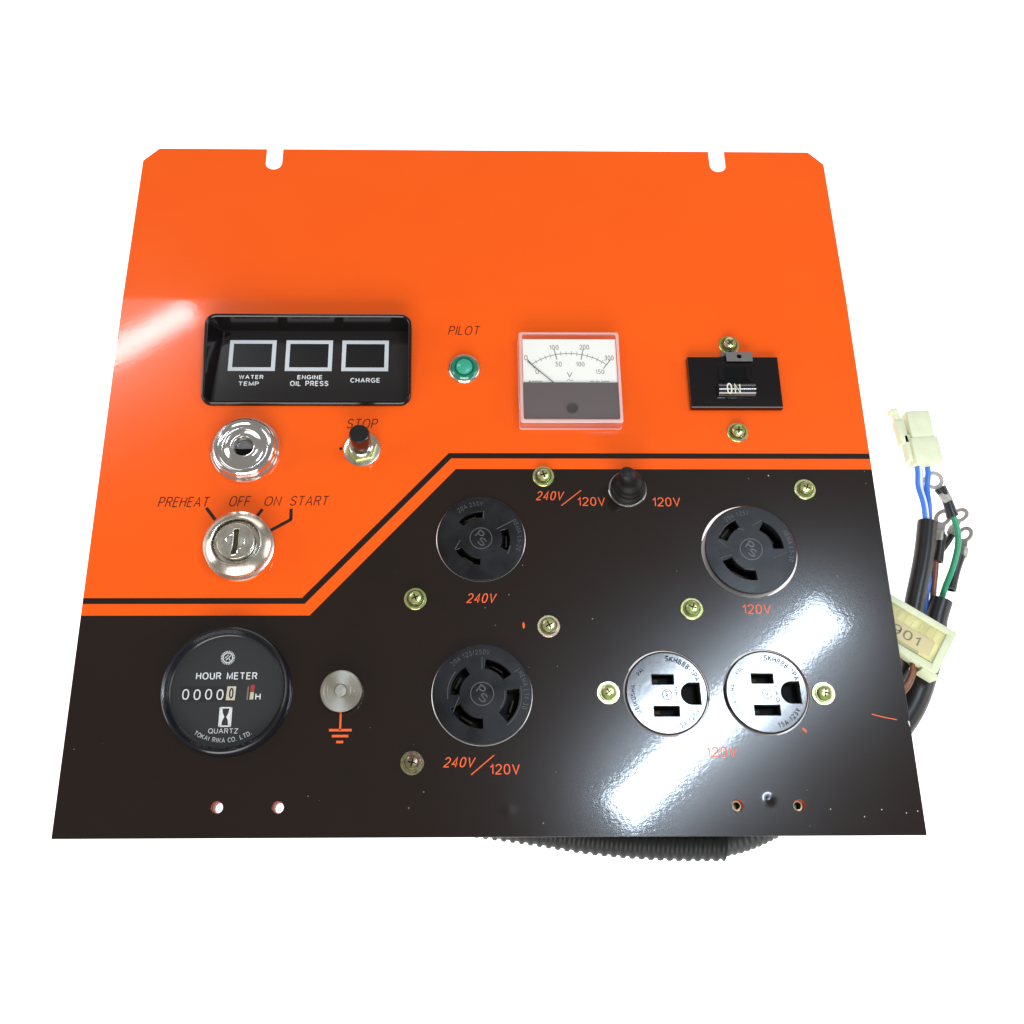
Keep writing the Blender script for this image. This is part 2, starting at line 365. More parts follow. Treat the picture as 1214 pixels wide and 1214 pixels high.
def _strip(bm, pts, w, z):
    P = [Vector(p) for p in pts]; P = [p for i, p in enumerate(P) if i == 0 or (p-P[i-1]).length > 1e-5]
    n = len(P); closed = (P[0]-P[-1]).length < 1e-4 and n > 3
    if closed: P = P[:-1]; n -= 1
    L, R = [], []
    for i in range(n):
        a = P[(i-1) % n] if closed or i else None; b = P[(i+1) % n] if closed or i < n-1 else None
        d1 = (P[i]-a).normalized() if a is not None else None; d2 = (b-P[i]).normalized() if b is not None else None
        d1 = d1 or d2; d2 = d2 or d1
        n1 = Vector((-d1.y, d1.x)); n2 = Vector((-d2.y, d2.x)); m_ = (n1+n2)
        m_ = m_.normalized() if m_.length > 1e-3 else n1
        k = min(1/max(.3, m_.dot(n1)), 2.2)*w/2
        q = P[i]
        if a is None: q = q-d2*w*.08
        L.append(bm.verts.new((q.x+m_.x*k, q.y+m_.y*k, z))); R.append(bm.verts.new((q.x-m_.x*k, q.y-m_.y*k, z)))
    for i in range(n if closed else n-1):
        j = (i+1) % n; bm.faces.new((L[i], R[i], R[j], L[j]))
def glyphs(s, weight=.1, res=3, kx=1.0, track=.17):
    """weight = stroke width as a share of cap height"""
    bm = bmesh.new(); x = 0
    for ch in s:
        g_ = FONT[ch]
        wd = max([p_[0] for st in g_ for p_ in st] or [.3])
        for k, st in enumerate(g_): _strip(bm, [(x+p_[0]*kx, p_[1]) for p_ in st], weight, .0006*k)
        x += wd*kx+track+weight
    return bm
def text(s, x0, y0, x1, y1, z, m, parent, shear=0, weight=.10, h=0, name='lettering', label=None, loc=(0, 0, 0), rz=0):
    """lettering fitted into a box in mm; h > 0 gives raised letters"""
    H_ = y1-y0; bm = glyphs(s, weight); xs = [v.co.x+v.co.y*shear for v in bm.verts]; k0 = (max(xs)-min(xs))*H_/(1+weight)
    kx = max(.3, min(2.2, (x1-x0)/k0)); bm.free(); bm = glyphs(s, weight, kx=kx, track=.17*kx)
    for v in bm.verts: v.co.x += v.co.y*shear
    xs = [v.co.x for v in bm.verts]; ys = [v.co.y for v in bm.verts]
    a, b, c, d = min(xs), max(xs), min(ys), max(ys)
    for v in bm.verts: v.co = Vector((x0+(v.co.x-a)/(b-a)*(x1-x0), y0+(v.co.y-c)/(d-c)*(y1-y0), z+v.co.z*10))
    if h: _raise(bm, h)
    _up(bm)
    return finish(name, bm, m, parent, loc, angle=0, rz=rz, label=label)
def _up(bm):
    for f in bm.faces:
        f.normal_update()
        if f.normal.z < -.1: f.normal_flip()
def _raise(bm, h):
    r = bmesh.ops.extrude_face_region(bm, geom=bm.faces[:])
    for v in [g_ for g_ in r['geom'] if isinstance(g_, bmesh.types.BMVert)]: v.co.z += h
def arc_text(s, cx, cy, r, a_mid, size, z, m, parent, inward=False, weight=.11, track=1.0, xs=.9, h=0, name='lettering', loc=(0, 0, 0), label=None):
    """letters round a circle. inward False: tops point outward, read clockwise"""
    out = bmesh.new(); adv = []
    wd = {'I': .38, '1': .62, '-': .45, ' ': .42, '.': .35, 'M': .92, 'W': 1.0, '/': .45}
    for ch in s: adv.append(wd.get(ch, .74)*size*xs*track)
    tot = sum(adv); pos = -tot/2
    for ch, ad in zip(s, adv):
        mid = pos+ad/2; pos += ad
        if ch == ' ': continue
        bm = glyphs(ch, weight, 2)
        if not bm.verts: bm.free(); continue
        mx = (min(v.co.x for v in bm.verts)+max(v.co.x for v in bm.verts))/2
        da = math.degrees(mid/r)
        a = math.radians(a_mid+da) if inward else math.radians(a_mid-da)
        rot = a+math.pi/2 if inward else a-math.pi/2
        mt = Matrix.Translation((cx+r*math.cos(a), cy+r*math.sin(a), z)) @ Matrix.Rotation(rot, 4, 'Z')
        for v in bm.verts: v.co = mt @ Vector(((v.co.x-mx)*size*xs*.8, (v.co.y-.5)*size*.8, v.co.z*10))
        me = bpy.data.meshes.new('t'); bm.to_mesh(me); bm.free(); out.from_mesh(me); bpy.data.meshes.remove(me)
    if h: _raise(out, h)
    _up(out)
    return finish(name, out, m, parent, loc, angle=0, label=label)
def smooth_path(pts, n=10):
    P = [Vector(p) for p in pts]; P = [2*P[0]-P[1]]+P+[2*P[-1]-P[-2]]; out = []
    for i in range(1, len(P)-2):
        for k in range(n):
            t = k/n; a, b, c, d = P[i-1:i+3]
            out.append(.5*((2*b)+(c-a)*t+(2*a-5*b+4*c-d)*t*t+(3*b-a-3*c+d)*t**3))
    out.append(P[-2]); return out
def tube(bm, pts, rad, seg=20, caps=True, hollow=0, flat=None):
    n = len(pts); rings = []; up = Vector((0, 0, 1))
    for i, p in enumerate(pts):
        d = (pts[min(i+1, n-1)]-pts[max(i-1, 0)]).normalized(); s = d.cross(up).normalized(); u = s.cross(d)
        r = rad(i/(n-1)) if callable(rad) else rad
        fs, fu = (flat if flat else (1, 1))
        rings.append([bm.verts.new(p+s*math.cos(2*math.pi*k/seg)*r*fs+u*math.sin(2*math.pi*k/seg)*r*fu) for k in range(seg)])
    for A, B in zip(rings, rings[1:]):
        for k in range(seg): bm.faces.new((A[k], A[(k+1) % seg], B[(k+1) % seg], B[k]))
    for ring, sgn in ((rings[0], 1), (rings[-1], -1)):
        if hollow:
            c = sum((v.co for v in ring), Vector())/seg
            d = (pts[1]-pts[0]).normalized() if sgn == 1 else (pts[-2]-pts[-1]).normalized()
            i1 = [bm.verts.new(c+(v.co-c)*hollow) for v in ring]; i2 = [bm.verts.new(c+(v.co-c)*hollow+d*4) for v in ring]
            for k in range(seg):
                j = (k+1) % seg; bm.faces.new((ring[k], ring[j], i1[j], i1[k])); bm.faces.new((i1[k], i1[j], i2[j], i2[k]))
            bm.faces.new(i2)
        elif caps: bm.faces.new(ring)
    return bm
def tube_obj(name, pts, rad, m, parent=None, seg=20, n=10, hollow=0, flat=None, angle=50, **k):
    bm = tube(bmesh.new(), smooth_path(pts, n), rad, seg, hollow=hollow, flat=flat); bmesh.ops.recalc_face_normals(bm, faces=bm.faces)
    return finish(name, bm, m, parent, angle=angle, **k)
def frame_box(bm, mtx, x0, x1, y0, y1, z0, z1, bev=.6):
    b = bmesh.new(); prism(b, [(x0, y0), (x1, y0), (x1, y1), (x0, y1)], z0, z1)
    if bev: bmesh.ops.bevel(b, geom=b.edges[:], offset=bev, segments=2, affect='EDGES', profile=.6)
    bmesh.ops.transform(b, matrix=mtx, verts=b.verts)
    bmesh.ops.recalc_face_normals(b, faces=b.faces)
    me = bpy.data.meshes.new('t'); b.to_mesh(me); b.free(); bm.from_mesh(me); bpy.data.meshes.remove(me)

# ------------------------------------------------------------------ added glowing white table
def backdrop():
    m = bpy.data.materials.new('added_glow_white'); m.use_nodes = True
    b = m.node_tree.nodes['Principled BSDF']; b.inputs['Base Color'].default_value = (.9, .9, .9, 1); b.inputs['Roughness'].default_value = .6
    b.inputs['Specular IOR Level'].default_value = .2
    b.inputs['Emission Color'].default_value = (1, 1, 1, 1); b.inputs['Emission Strength'].default_value = 1.0  # added glow, keeps the ground white with no shadow under the panel
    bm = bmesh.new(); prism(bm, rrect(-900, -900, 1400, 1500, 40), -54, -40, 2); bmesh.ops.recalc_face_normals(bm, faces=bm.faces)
    o = finish('added_glow_sheet', bm, m); o['kind'] = 'structure'; o['label'] = 'added glowing white table top under the orange and black panel'
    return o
backdrop()

# ================================================================== CONTROL PANEL
Z = .0                                       # top face of the sheet is z = 0
panel = empty('control_panel'); top(panel, 'orange and black sheet metal generator control panel with gauges, key switch and sockets', 'control panel')

SLOTS = [(85.9, 10.7), (379.2, 10.6)]
L2 = 118.52; HF = 316.76; TOPY = HF+L2; BEND = .0337
outer = [(.3, 0), (449.7, 0), (450, .3), (450, 425.2), (440.6, TOPY)]
for cx, wd in reversed(SLOTS):
    r = wd/2
    outer += [(cx+r, TOPY), (cx+r, 418.6+r)] + [(cx+r*math.cos(math.radians(-a)), 418.6+r+r*math.sin(math.radians(-a))) for a in range(15, 180, 15)] + [(cx-r, 418.6+r), (cx-r, TOPY)]
outer += [(9.6, TOPY), (0, 425.2), (0, .3)]
SOCK = dict(a=(220.4, 161.6, 25.0), b=(220.4, 73.1, 26.8), c=(373.0, 154.3, 25.9))
holes = [circ(83.1, 15.2, 3.1, 20), circ(114.5, 15.1, 3.1, 20), circ(353.1, 15.2, 3.1, 20), circ(385.3, 15.1, 3.1, 20)]
holes += [circ(x, y, r+e, 64) for (x, y, r), e in zip(SOCK.values(), (.4, .45, 1.6))]
holes += [circ(320.0, 73.8, 23.3, 64), circ(374.2, 74.2, 23.3, 64)]
holes += [rrect(56.2, 246.6, 177.6, 300.2, 4), circ(83.6, 75, 25, 40)]
def bend(c):
    y = c.y-HF
    if y <= 0: return c
    R_ = 120.0; L_ = R_*BEND
    if y < L_:
        a = y/R_; return Vector((c.x, HF+(R_+c.z)*math.sin(a)+0, (R_+c.z)*math.cos(a)-R_))
    a = BEND; yy = y-L_
    return Vector((c.x, HF+(R_+c.z)*math.sin(a)+yy*math.cos(a), (R_+c.z)*math.cos(a)-R_-yy*math.sin(a)))
holed('face_plate', outer, holes, -1.6, 0, 'plate', panel, bev=.12, cuts=[HF+.42*k for k in range(11)]+[ 30, 100, 140, 180, 240, 380], bend=bend, angle=40)

# scratches and chips (bare orange undercoat)
poly_obj('scratch', stroke([(430.0, 62.2), (436, 60.6), (443.2, 59.2)], .5), .03, 'orangeprint', panel)
poly_obj('paint_chip', [[(243.0, 112.2), (243.6, 113.4), (244.3, 111.6), (244.2, 110.2), (243.6, 109.2), (243.1, 110.2)]], .03, 'orangeprint', panel)
poly_obj('paint_chip', [[(449.0, 58.6), (449.7, 58.3), (449.75, 55.2), (449.3, 56.6)]], .03, 'dialwhite', panel)
poly_obj('paint_chip', [[(391.2, 54.8), (392.4, 55.1), (393.6, 53.9), (393.9, 52.4), (392.6, 53.0)]], .03, 'orangeprint', panel)
for x, y in ((401.5, 13.2), (418.8, 9.4), (428.2, 12.9), (441, 11.2), (447, 12), (388.5, 200.5)):
    poly_obj('paint_chip', [[(x+.45*math.cos(a)*random.uniform(.5, 1.2), y+.45*math.sin(a)*random.uniform(.5, 1.2)) for a in (0, 1.2, 2.5, 3.8, 5)]], .03, 'cream', panel)

# ---- screen printed lettering
SH = .21
def otext(s, x0, y0, x1, y1, **k): return text(s, x0, y0, x1, y1, .035, 'orangeprint', panel, SH if k.pop('it', 1) else 0, weight=k.pop('w', .115), **k)
def dtext(s, x0, y0, x1, y1): return text(s, x0, y0, x1, y1, .035, 'darkprint', panel, SH, weight=.105)
dtext('PILOT', 201.1, 293.3, 221.0, 299.6); dtext('STOP', 141.5, 230.3, 160.0, 236.6)
dtext('PREHEAT', 35.4, 180.7, 65.0, 187.3); dtext('OFF', 76.2, 181.1, 88.6, 187.5); dtext('ON', 96.3, 181.2, 106.3, 187.6); dtext('START', 110.9, 181.6, 133.3, 188.0)
otext('240V', 252.1, 184.7, 268.9, 191.0); otext('120V', 276.3, 181.3, 292.2, 187.3, it=0); otext('120V', 319.7, 181.0, 335.7, 187.2, it=0)
otext('240V', 211.9, 123.7, 229.1, 129.9); otext('120V', 365.8, 117.3, 381.6, 123.4, it=0)
otext('240V', 199.6, 34.7, 216.9, 40.6); otext('120V', 224.3, 31.0, 240.0, 37.0, it=0); otext('120V', 339.1, 39.6, 355.3, 45.5, it=0)
poly_obj('slash_line', stroke([(266.9, 181.8), (278.6, 191.2)], .55), .035, 'orangeprint', panel)
poly_obj('slash_line', stroke([(214.4, 31.2), (226.6, 41.3)], .55), .035, 'orangeprint', panel)
def ticks(pts): poly_obj('position_line', stroke(pts, 1.9), .035, 'darkline', panel)
ticks([(63.4, 180.2), (70.6, 171.0)]); ticks([(95.3, 179.4), (91.0, 172.6)]); ticks([(111.8, 179.6), (112.0, 173.2)]); ticks([(112.2, 173.3), (98.6, 165.2)])
g_ = [(144.9, 66), (144.9, 54.4)]
poly_obj('earth_symbol', stroke(g_, 1.05)+stroke([(139.1, 54.5), (151.0, 54.5)], 1.3)+stroke([(140.8, 51.4), (149.4, 51.4)], 1.3)+stroke([(143.2, 48.3), (146.8, 48.3)], 1.3), .035, 'orangeprint', panel)

# ---- screws: spring washer, flat washer, pan head with a cross recess
def screw(x, y, zm='z1', z=0, label=None, rot=0, tilt=(0, 0)):
    s = lathe_obj('screw', [(0, 2.0), (3.5, 2.0), (3.75, 2.3), (3.8, 3.4), (3.5, 4.0), (2.8, 4.3), (1.4, 4.42), (0, 4.45)], 'z1' if zm != 'z3' else 'z3', panel, (x, y, z), seg=32, label=label)
    s.rotation_euler = (tilt[0], tilt[1], rot)
    lathe_obj('flat_washer', [(2.4, 0), (6.1, 0), (6.2, .2), (6.2, .8), (6.0, 1.0), (2.4, 1.0)], zm, s, seg=40)
    lathe_obj('spring_washer', [(2.4, 1.0), (4.8, 1.0), (4.9, 1.3), (4.8, 2.0), (2.4, 2.0)], 'z3' if zm == 'z3' else 'zring', s, seg=32)
    bm = bmesh.new()
    for a in (0, math.pi/2):
        c_, s_ = math.cos(a), math.sin(a)
        prism(bm, [(c_*px-s_*py, s_*px+c_*py) for px, py in ((-2.1, -.34), (2.1, -.34), (2.1, .34), (-2.1, .34))], 3.7, 4.56-.02*a)
    bmesh.ops.recalc_face_normals(bm, faces=bm.faces); finish('cross_recess', bm, 'slot', s, angle=20)
    return s
SCR = [(256.9, 199.7, 'z1', 'yellow zinc screw above the slash of the upper 240V/120V print'),
       (408.8, 191.7, 'z1', 'screw at the upper right of the 120V twist lock socket'),
       (183.7, 126.2, 'z1', 'screw at the lower left of the 240V socket'),
       (337.3, 120.4, 'z1', 'screw at the lower left of the right twist lock socket'),
       (257.4, 110.6, 'z2', 'pink tinted screw beside the orange paint chip'),
       (183.4, 37.3, 'z3', 'dark iridescent screw left of the bottom 240V/120V print'),
       (288.5, 73.9, 'z1', 'screw left of the pair of round receptacles'),
       (405.0, 73.2, 'z1', 'screw right of the pair of round receptacles'),
       (373.1, 286.4, 'z1', 'screw above the breaker holding its clip'),
       (372.9, 227.9, 'z1', 'screw below the breaker')]
for i, (x, y, zm, lb) in enumerate(SCR): screw(x, y, zm, label=lb, rot=.3+i*.83, tilt=(random.uniform(-.03, .03), random.uniform(-.03, .03)))

# nuts seen through the two lower right holes
for x, y in ((353.1, 15.2), (385.3, 15.1)):
    lathe_obj('clinch_nut', [(1.5, -6), (1.5, -3.4), (1.9, -2.6), (5.5, -2.4), (5.5, -8), (0, -8)], 'brass2', panel, (x, y, 0), seg=24)

for x, y in ((83.1, 15.2), (114.5, 15.1), (353.1, 15.2), (385.3, 15.1)):
    lathe_obj('hole_bush', [(3.06, -.5), (2.75, -1.0), (2.7, -9), (4.6, -9), (4.6, -1.7)], 'bush', panel, (x, y, 0), seg=28)

# ---- indicator lamp hood
ip = empty('indicator_hood', (0, 0, 0), panel, 'deep glossy black hood with three framed warning windows')
def zt(y): return 2.5+(y-245)*(8.6/56.5)
def ring_loft(name, loops, m, parent, cap=False, label=None, angle=38):
    bm = bmesh.new(); R = [[bm.verts.new(p) for p in L] for L in loops]; n = len(R[0])
    for A, B in zip(R, R[1:]):
        for k in range(n): bm.faces.new((A[k], A[(k+1) % n], B[(k+1) % n], B[k]))
    if cap: bm.faces.new(R[-1])
    bmesh.ops.recalc_face_normals(bm, faces=bm.faces)
    return finish(name, bm, m, parent, angle=angle, label=label)
O = lambda d, r, f: [(x, y, f(y)) for x, y in rrect(54.6+d, 245+d, 179.2-d, 301.6-d, r, 8)]
ring_loft('bezel', [O(0, 6.5, lambda y: .0), O(0, 6.5, lambda y: zt(y)-1.2), O(.35, 6.2, lambda y: zt(y)-.35), O(1.0, 5.6, zt), O(1.6, 5.1, lambda y: zt(y)-.2), O(2.1, 4.6, lambda y: zt(y)-.9)], 'black', ip)
inner = [(x, y, zt(y)-.9) for x, y in rrect(56.7, 247.1, 177.1, 299.5, 4.6, 8)]
floor_xy = rrect(58.5, 248, 176.5, 299.3, 1.5, 8)
fl = [(x if x > 70 else 58.0+(y-248)/51.3*4.6, y, -6) for x, y in floor_xy]
ring_loft('recess_wall', [inner, fl], 'black', ip, angle=50)
bm = bmesh.new(); bm.faces.new([bm.verts.new((x, y, -6)) for x, y, _ in fl]); _up(bm); finish('window_board', bm, mat('smoked_window_board', (.020, .018, .018), .16, coat=.2, crough=.08), ip, angle=0)
lathe_obj('board_screw', [(0, -5.2), (1.2, -5.2), (1.7, -5.6), (1.8, -6)], 'black', ip, (65.2, 296, 0), seg=20)
for x0 in (67.0, 101.6, 136.0):
    x1 = x0+28.6; y0, y1, t_ = 271.4, 292.6, 2.5
    poly_obj('window_frame', [[(x0, y0), (x1, y0), (x1-t_, y0+t_), (x0+t_, y0+t_)], [(x1, y0), (x1, y1), (x1-t_, y1-t_), (x1-t_, y0+t_)], [(x1, y1), (x0, y1), (x0+t_, y1-t_), (x1-t_, y1-t_)], [(x0, y1), (x0, y0), (x0+t_, y0+t_), (x0+t_, y1-t_)]], -5.93, 'whiteghost', ip)
    box_obj('warning_window', x0+t_, y0+t_, x1-t_, y1-t_, -6.4, -5.90, 'window', ip, bev=.0)
def wtext(s, *a, **k): return text(s, *a, -5.93, 'white', ip, weight=.21, **k)
wtext('WATER', 74.2, 265.6, 89.0, 268.9); wtext('TEMP', 74.4, 261.2, 86.6, 264.5)
wtext('ENGINE', 109.6, 265.5, 124.6, 268.9); wtext('OIL PRESS', 105.4, 261.2, 128.6, 264.7); wtext('CHARGE', 141.8, 263.6, 159.6, 267.1)

# ---- pilot lamp
pl = lathe_obj('pilot_lamp', [(0, 0), (9.7, 0), (9.8, .6), (9.5, 1.3), (8.8, 1.8), (8.2, 1.8), (8.2, 1)], 'chromesatin', panel, (211.0, 269.7, 0), label='green pilot lamp in a nickel ring')
lathe_obj('lens_ring', [(8.2, 1.2), (8.1, 2.6), (7.3, 3.4), (6.2, 3.5), (5.2, 2.6), (5.0, 2.4), (0, 2.4)], 'green_lens', pl)
lathe_obj('lens_dome', [(5.0, 2.5), (4.9, 4.2), (4.3, 5.0), (2.5, 5.5), (0, 5.7)], 'green_lens2', pl)

# ---- voltmeter
vm = empty('voltmeter', (0, 0, 0), panel, 'clear cased square AC voltmeter with its needle at zero')
box_obj('meter_base', 245.2, 231.4, 302.6, 288.5, 0, 2.0, 'dialwhite', vm) if False else None
ring_loft('clear_case', [[(x, y, 0.05) for x, y in rrect(243.8, 230.0, 304.0, 290.0, 1.6, 4)], [(x, y, 8.8) for x, y in rrect(243.9, 230.1, 303.9, 289.9, 1.6, 4)], [(x, y, 9.9) for x, y in rrect(244.7, 230.9, 303.1, 289.1, 1.4, 4)], [(x, y, 10) for x, y in rrect(246.0, 232.2, 302.0, 287.6, .8, 4)]], 'rim', vm)
ring_loft('case_edge', [[(x, y, z_) for x, y in rrect(243.8+d_, 230.0+d_, 304.0-d_, 290.0-d_, 1.4, 4)] for z_, d_ in ((9.3, -.04), (9.95, .5), (10.08, 1.1), (10.08, 1.7))], 'rimedge', vm)
ring_loft('case_foot', [[(x, y, z_) for x, y in rrect(243.8+d_, 230.0+d_, 304.0-d_, 290.0-d_, 1.4, 4)] for z_, d_ in ((.06, -.25), (.9, -.2), (1.0, .1))], 'rimedge', vm)
bm = bmesh.new(); bm.faces.new([bm.verts.new((x, y, 10.0)) for x, y in rrect(246.0, 232.2, 302.0, 287.6, .8, 4)]); _up(bm); finish('front_window', bm, 'lens', vm, angle=0)
0 and ring_loft('inner_edge', [[(x, y, .1) for x, y in rrect(245.6, 232.0, 302.4, 288.2, .6, 4)], [(x, y, 8.6) for x, y in rrect(245.6, 232.0, 302.4, 288.2, .6, 4)]], 'case', vm)
box_obj('scale_card', 246.2, 256.4, 302.2, 286.2, 5.5, 7.5, 'dialwhite', vm)
box_obj('magnet_cover', 246.2, 233.6, 302.4, 256.9, 5.5, 8.3, 'metercover', vm, bev=.3)
lathe_obj('zero_screw', [(3.9, 8.3), (3.9, 8.6), (3.4, 8.6), (3.0, 7.6), (0, 7.4)], 'metercover', vm, (274.4, 239.9, 0), seg=32)
lathe_obj('zero_screw_slot', [(0, 8.45), (2.9, 8.45), (3.3, 8.5)], mat('brown_grey_plastic', (.05, .038, .038), .3), vm, (274.4, 239.9, 0), seg=24)
pc = (273.8, 239.3); Rr = 37.3; zz = 7.54
poly_obj('scale_arc', stroke(circ(*pc, Rr, 30, 127, 53), .38), zz, 'ink', vm)
tk = []; tm = []
for i in range(16):
    a = math.radians(127-74*i/15); big = i % 5 == 0; r0, r1 = (34.0, 41.4) if big else (35.9, 38.9)
    seg_ = stroke([(pc[0]+r0*math.cos(a), pc[1]+r0*math.sin(a)), (pc[0]+r1*math.cos(a), pc[1]+r1*math.sin(a))], .48 if big else .26)
    (tk if big else tm).extend(seg_)
poly_obj('scale_mark', tk, zz+.03, 'ink', vm); poly_obj('scale_mark', tm, zz+.03, 'inklight', vm)
def vtext(s, *a, m='inklight', w=.13): return text(s, *a, zz, m, vm, weight=w)
vtext('0', 246.9, 271.9, 249.0, 275.4); vtext('100', 262.3, 279.1, 267.8, 282.5); vtext('200', 280.4, 279.2, 286.2, 282.6); vtext('300', 295.2, 271.9, 300.7, 275.3)
vtext('0', 253.5, 262.7, 255.4, 266); vtext('50', 265.7, 267.7, 269.3, 271.0); vtext('100', 278.0, 267.8, 283.0, 271.1); vtext('150', 289.5, 262.8, 294.6, 266.0)
mk_ = poly_obj('maker_mark', [[(249.2, 257.4), (250.6, 257.4), (249.9, 258.6)]]+[[(251.2+k*.8, 257.5), (251.75+k*.8, 257.5), (251.75+k*.8, 258.1+.25*(k % 2)), (251.2+k*.8, 258.1)] for k in range(8)]+[[(285.8+k*.85, 257.5), (286.35+k*.85, 257.5), (286.35+k*.85, 258.2), (285.8+k*.85, 258.0+.2*(k % 3))] for k in range(14) if k not in (3, 7)], zz, 'inklight', vm); mk_['kind'] = 'stuff'
vtext('V', 272.2, 260.3, 275.5, 263.9, m='ink', w=.13); vtext('~', 272.0, 258.0, 275.9, 259.4, m='ink', w=.13)
vtext('AC 50/60Hz', 250.9, 257.6, 257.4, 258.6) if False else None
bm = bmesh.new(); frame_box(bm, Matrix.Translation((248.7, 271.1, 8.0)) @ Matrix.Rotation(math.atan2(-14.2, 15.2), 4, 'Z'), 0, 22, -.22, .22, 0, .25, 0); finish('needle', bm, 'ink', vm, angle=0)

# ---- breaker
br = box_obj('breaker', -27.4, -17.0, 27.4, 17.0, 0, 4.2, 'black', panel, (373.5, 259.6, 0), bev=1.0, label='black breaker plate with an ON rocker')
for (x0, y0, x1, y1, z1) in ((-9.8, -1.0, 10.6, 9.5, 4.35),): box_obj('rocker_well', x0, y0, x1, y1, 3.6, z1, 'slot', br)
bm = bmesh.new()
for i in range(2): pass
prof = [(-5.4, 4.2), (-5.4, 6.0), (-4.6, 7.6), (-3.0, 8.6), (-1.0, 8.9), (1.0, 8.3), (2.4, 6.8), (2.8, 4.2)]
for xs_ in ((-11.2, 10.8),):
    A = [bm.verts.new((xs_[0], y-4.8, z)) for y, z in prof]; B = [bm.verts.new((xs_[1], y-4.8, z)) for y, z in prof]
    for k in range(len(A)-1): bm.faces.new((A[k], A[k+1], B[k+1], B[k]))
    bm.faces.new(A); bm.faces.new(B[::-1])
bmesh.ops.recalc_face_normals(bm, faces=bm.faces); finish('rocker', bm, 'chromesatin' if False else mat('polished_black_lever', (.02, .02, .02), .08, coat=1, crough=.02), br, angle=60)
box_obj('rocker_side_block', -9.6, 1.0, -6.5, 9.0, 4.1, 4.7, 'black', br, bev=.3); box_obj('rocker_side_block', 7.2, 1.0, 10.3, 9.0, 4.1, 4.7, 'black', br, bev=.3)
text('O', -6.8, -10.6, -3.6, -3.4, 9.1, 'creamprint', br, weight=.13); text('N', -2.2, -10.6, 1.4, -3.4, 9.1, 'creamprint', br, weight=.12)
cl = holed('lock_clip', [(-13.5, 13.4), (1.5, 13.4), (1.5, 17.5), (11.2, 17.8), (11.0, 13.2)][:0] or [(-4.2, 13.0), (11.4, 13.0), (11.6, 19.0), (-4.6, 19.0)], [circ(3.5, 16.2, 1.5, 16)], 5.3, 6.2, 'clip', br, bev=.1)
box_obj('clip_tab', -6.2, 18.9, 8, 28.5, 1.2, 1.9, 'clip', br, bev=.1) if False else None
bm = bmesh.new(); prism(bm, [(-6.5, 18.9), (-1.2, 18.9), (1.8, 24.5), (-4.4, 26.0)], 0.2, .9); bmesh.ops.recalc_face_normals(bm, faces=bm.faces); finish('clip_tab', bm, 'clip', br)
bm = bmesh.new(); prism(bm, [(-4.6, 18.3), (11.5, 18.3), (11.5, 19.05), (-4.6, 19.05)], .2, 5.35); bmesh.ops.recalc_face_normals(bm, faces=bm.faces); finish('clip_riser', bm, 'clip', br)

# ---- glow plug indicator cap
gp = lathe_obj('indicator_cap', [(0, 0), (20.3, 0), (20.4, .8), (20.1, 2.4), (19.4, 3.4), (18.6, 3.6), (18.2, 4.2), (18.1, 6.4), (17.6, 7.4), (16.8, 7.9), (15.9, 7.6), (15.4, 6.6), (14.6, 5.6), (12.8, 5.2), (10.6, 6.2), (8.6, 7.5), (7.0, 8.0), (6.1, 7.8), (5.6, 7.0), (5.5, 2.5), (0, 2.5)], 'chrome', panel, (83.3, 215.6, 0), seg=96, label='round chrome dished indicator cap with a dark centre hole', angle=40)
bm = bmesh.new()
for i in range(110):
    a = 2*math.pi*i/110; mt = Matrix.Rotation(a, 4, 'Z'); v = [bm.verts.new(mt @ Vector(p)) for p in ((20.25, -.32, .9), (20.25, .32, .9), (20.75, 0, .9), (19.95, -.3, 2.7), (19.95, .3, 2.7), (20.4, 0, 2.6))]
    bm.faces.new((v[0], v[2], v[5], v[3])); bm.faces.new((v[2], v[1], v[4], v[5])); bm.faces.new((v[3], v[5], v[4]))
knu = finish('knurling', bm, 'chrome', gp, angle=0); knu['kind'] = 'stuff'
lathe_obj('viewing_hole', [(0, 2.7), (5.4, 2.7)], 'slot', gp, seg=32)
bm = bmesh.new(); prism(bm, [p for p in circ(0, 0, 5.3, 24, 0, 180)], 3.0, 3.4); bmesh.ops.recalc_face_normals(bm, faces=bm.faces); finish('heater_tab', bm, 'clip', gp)

# ---- stop button
sb = lathe_obj('stop_button', [(0, .0), (10.8, 0), (10.9, .5), (10.7, 1.3), (9.4, 1.6), (0, 1.6)], 'chromesatin', panel, (151.2, 216.5, 0), label='tall black push button on a plated hex nut')
bm = bmesh.new(); prism(bm, [(9.2*math.cos(math.radians(60*i+12)), 9.2*math.sin(math.radians(60*i+12))) for i in range(6)], 1.7, 4.6, .6); bmesh.ops.recalc_face_normals(bm, faces=bm.faces); finish('hex_nut', bm, 'z1', sb)
lathe_obj('threaded_bush', [(6.9, 4.4), (6.9, 4.9), (6.4, 5.2), (6.9, 5.5), (6.4, 5.8), (6.9, 6.1), (6.4, 6.4), (6.8, 6.8), (6.2, 7.4), (4, 7.4)], 'chromesatin', sb, seg=40)
lathe_obj('plunger', [(5.6, 6.5), (5.6, 8), (5.85, 21.2), (5.6, 21.9), (5.2, 22.1), (0, 22.0)], mat('maroon_black_plastic', (.020, .006, .006), .22, coat=.3), sb, (.2, .5, 0), seg=40)
lathe_obj('plunger_cap', [(0, 22.2), (5.1, 22.25), (5.3, 22.1)], 'blackmat', sb, (.2, .5, 0), seg=40)
poly_obj('paint_chip', [circ(138.7, 217.3, .95, 12)], .03, 'darkline', panel)

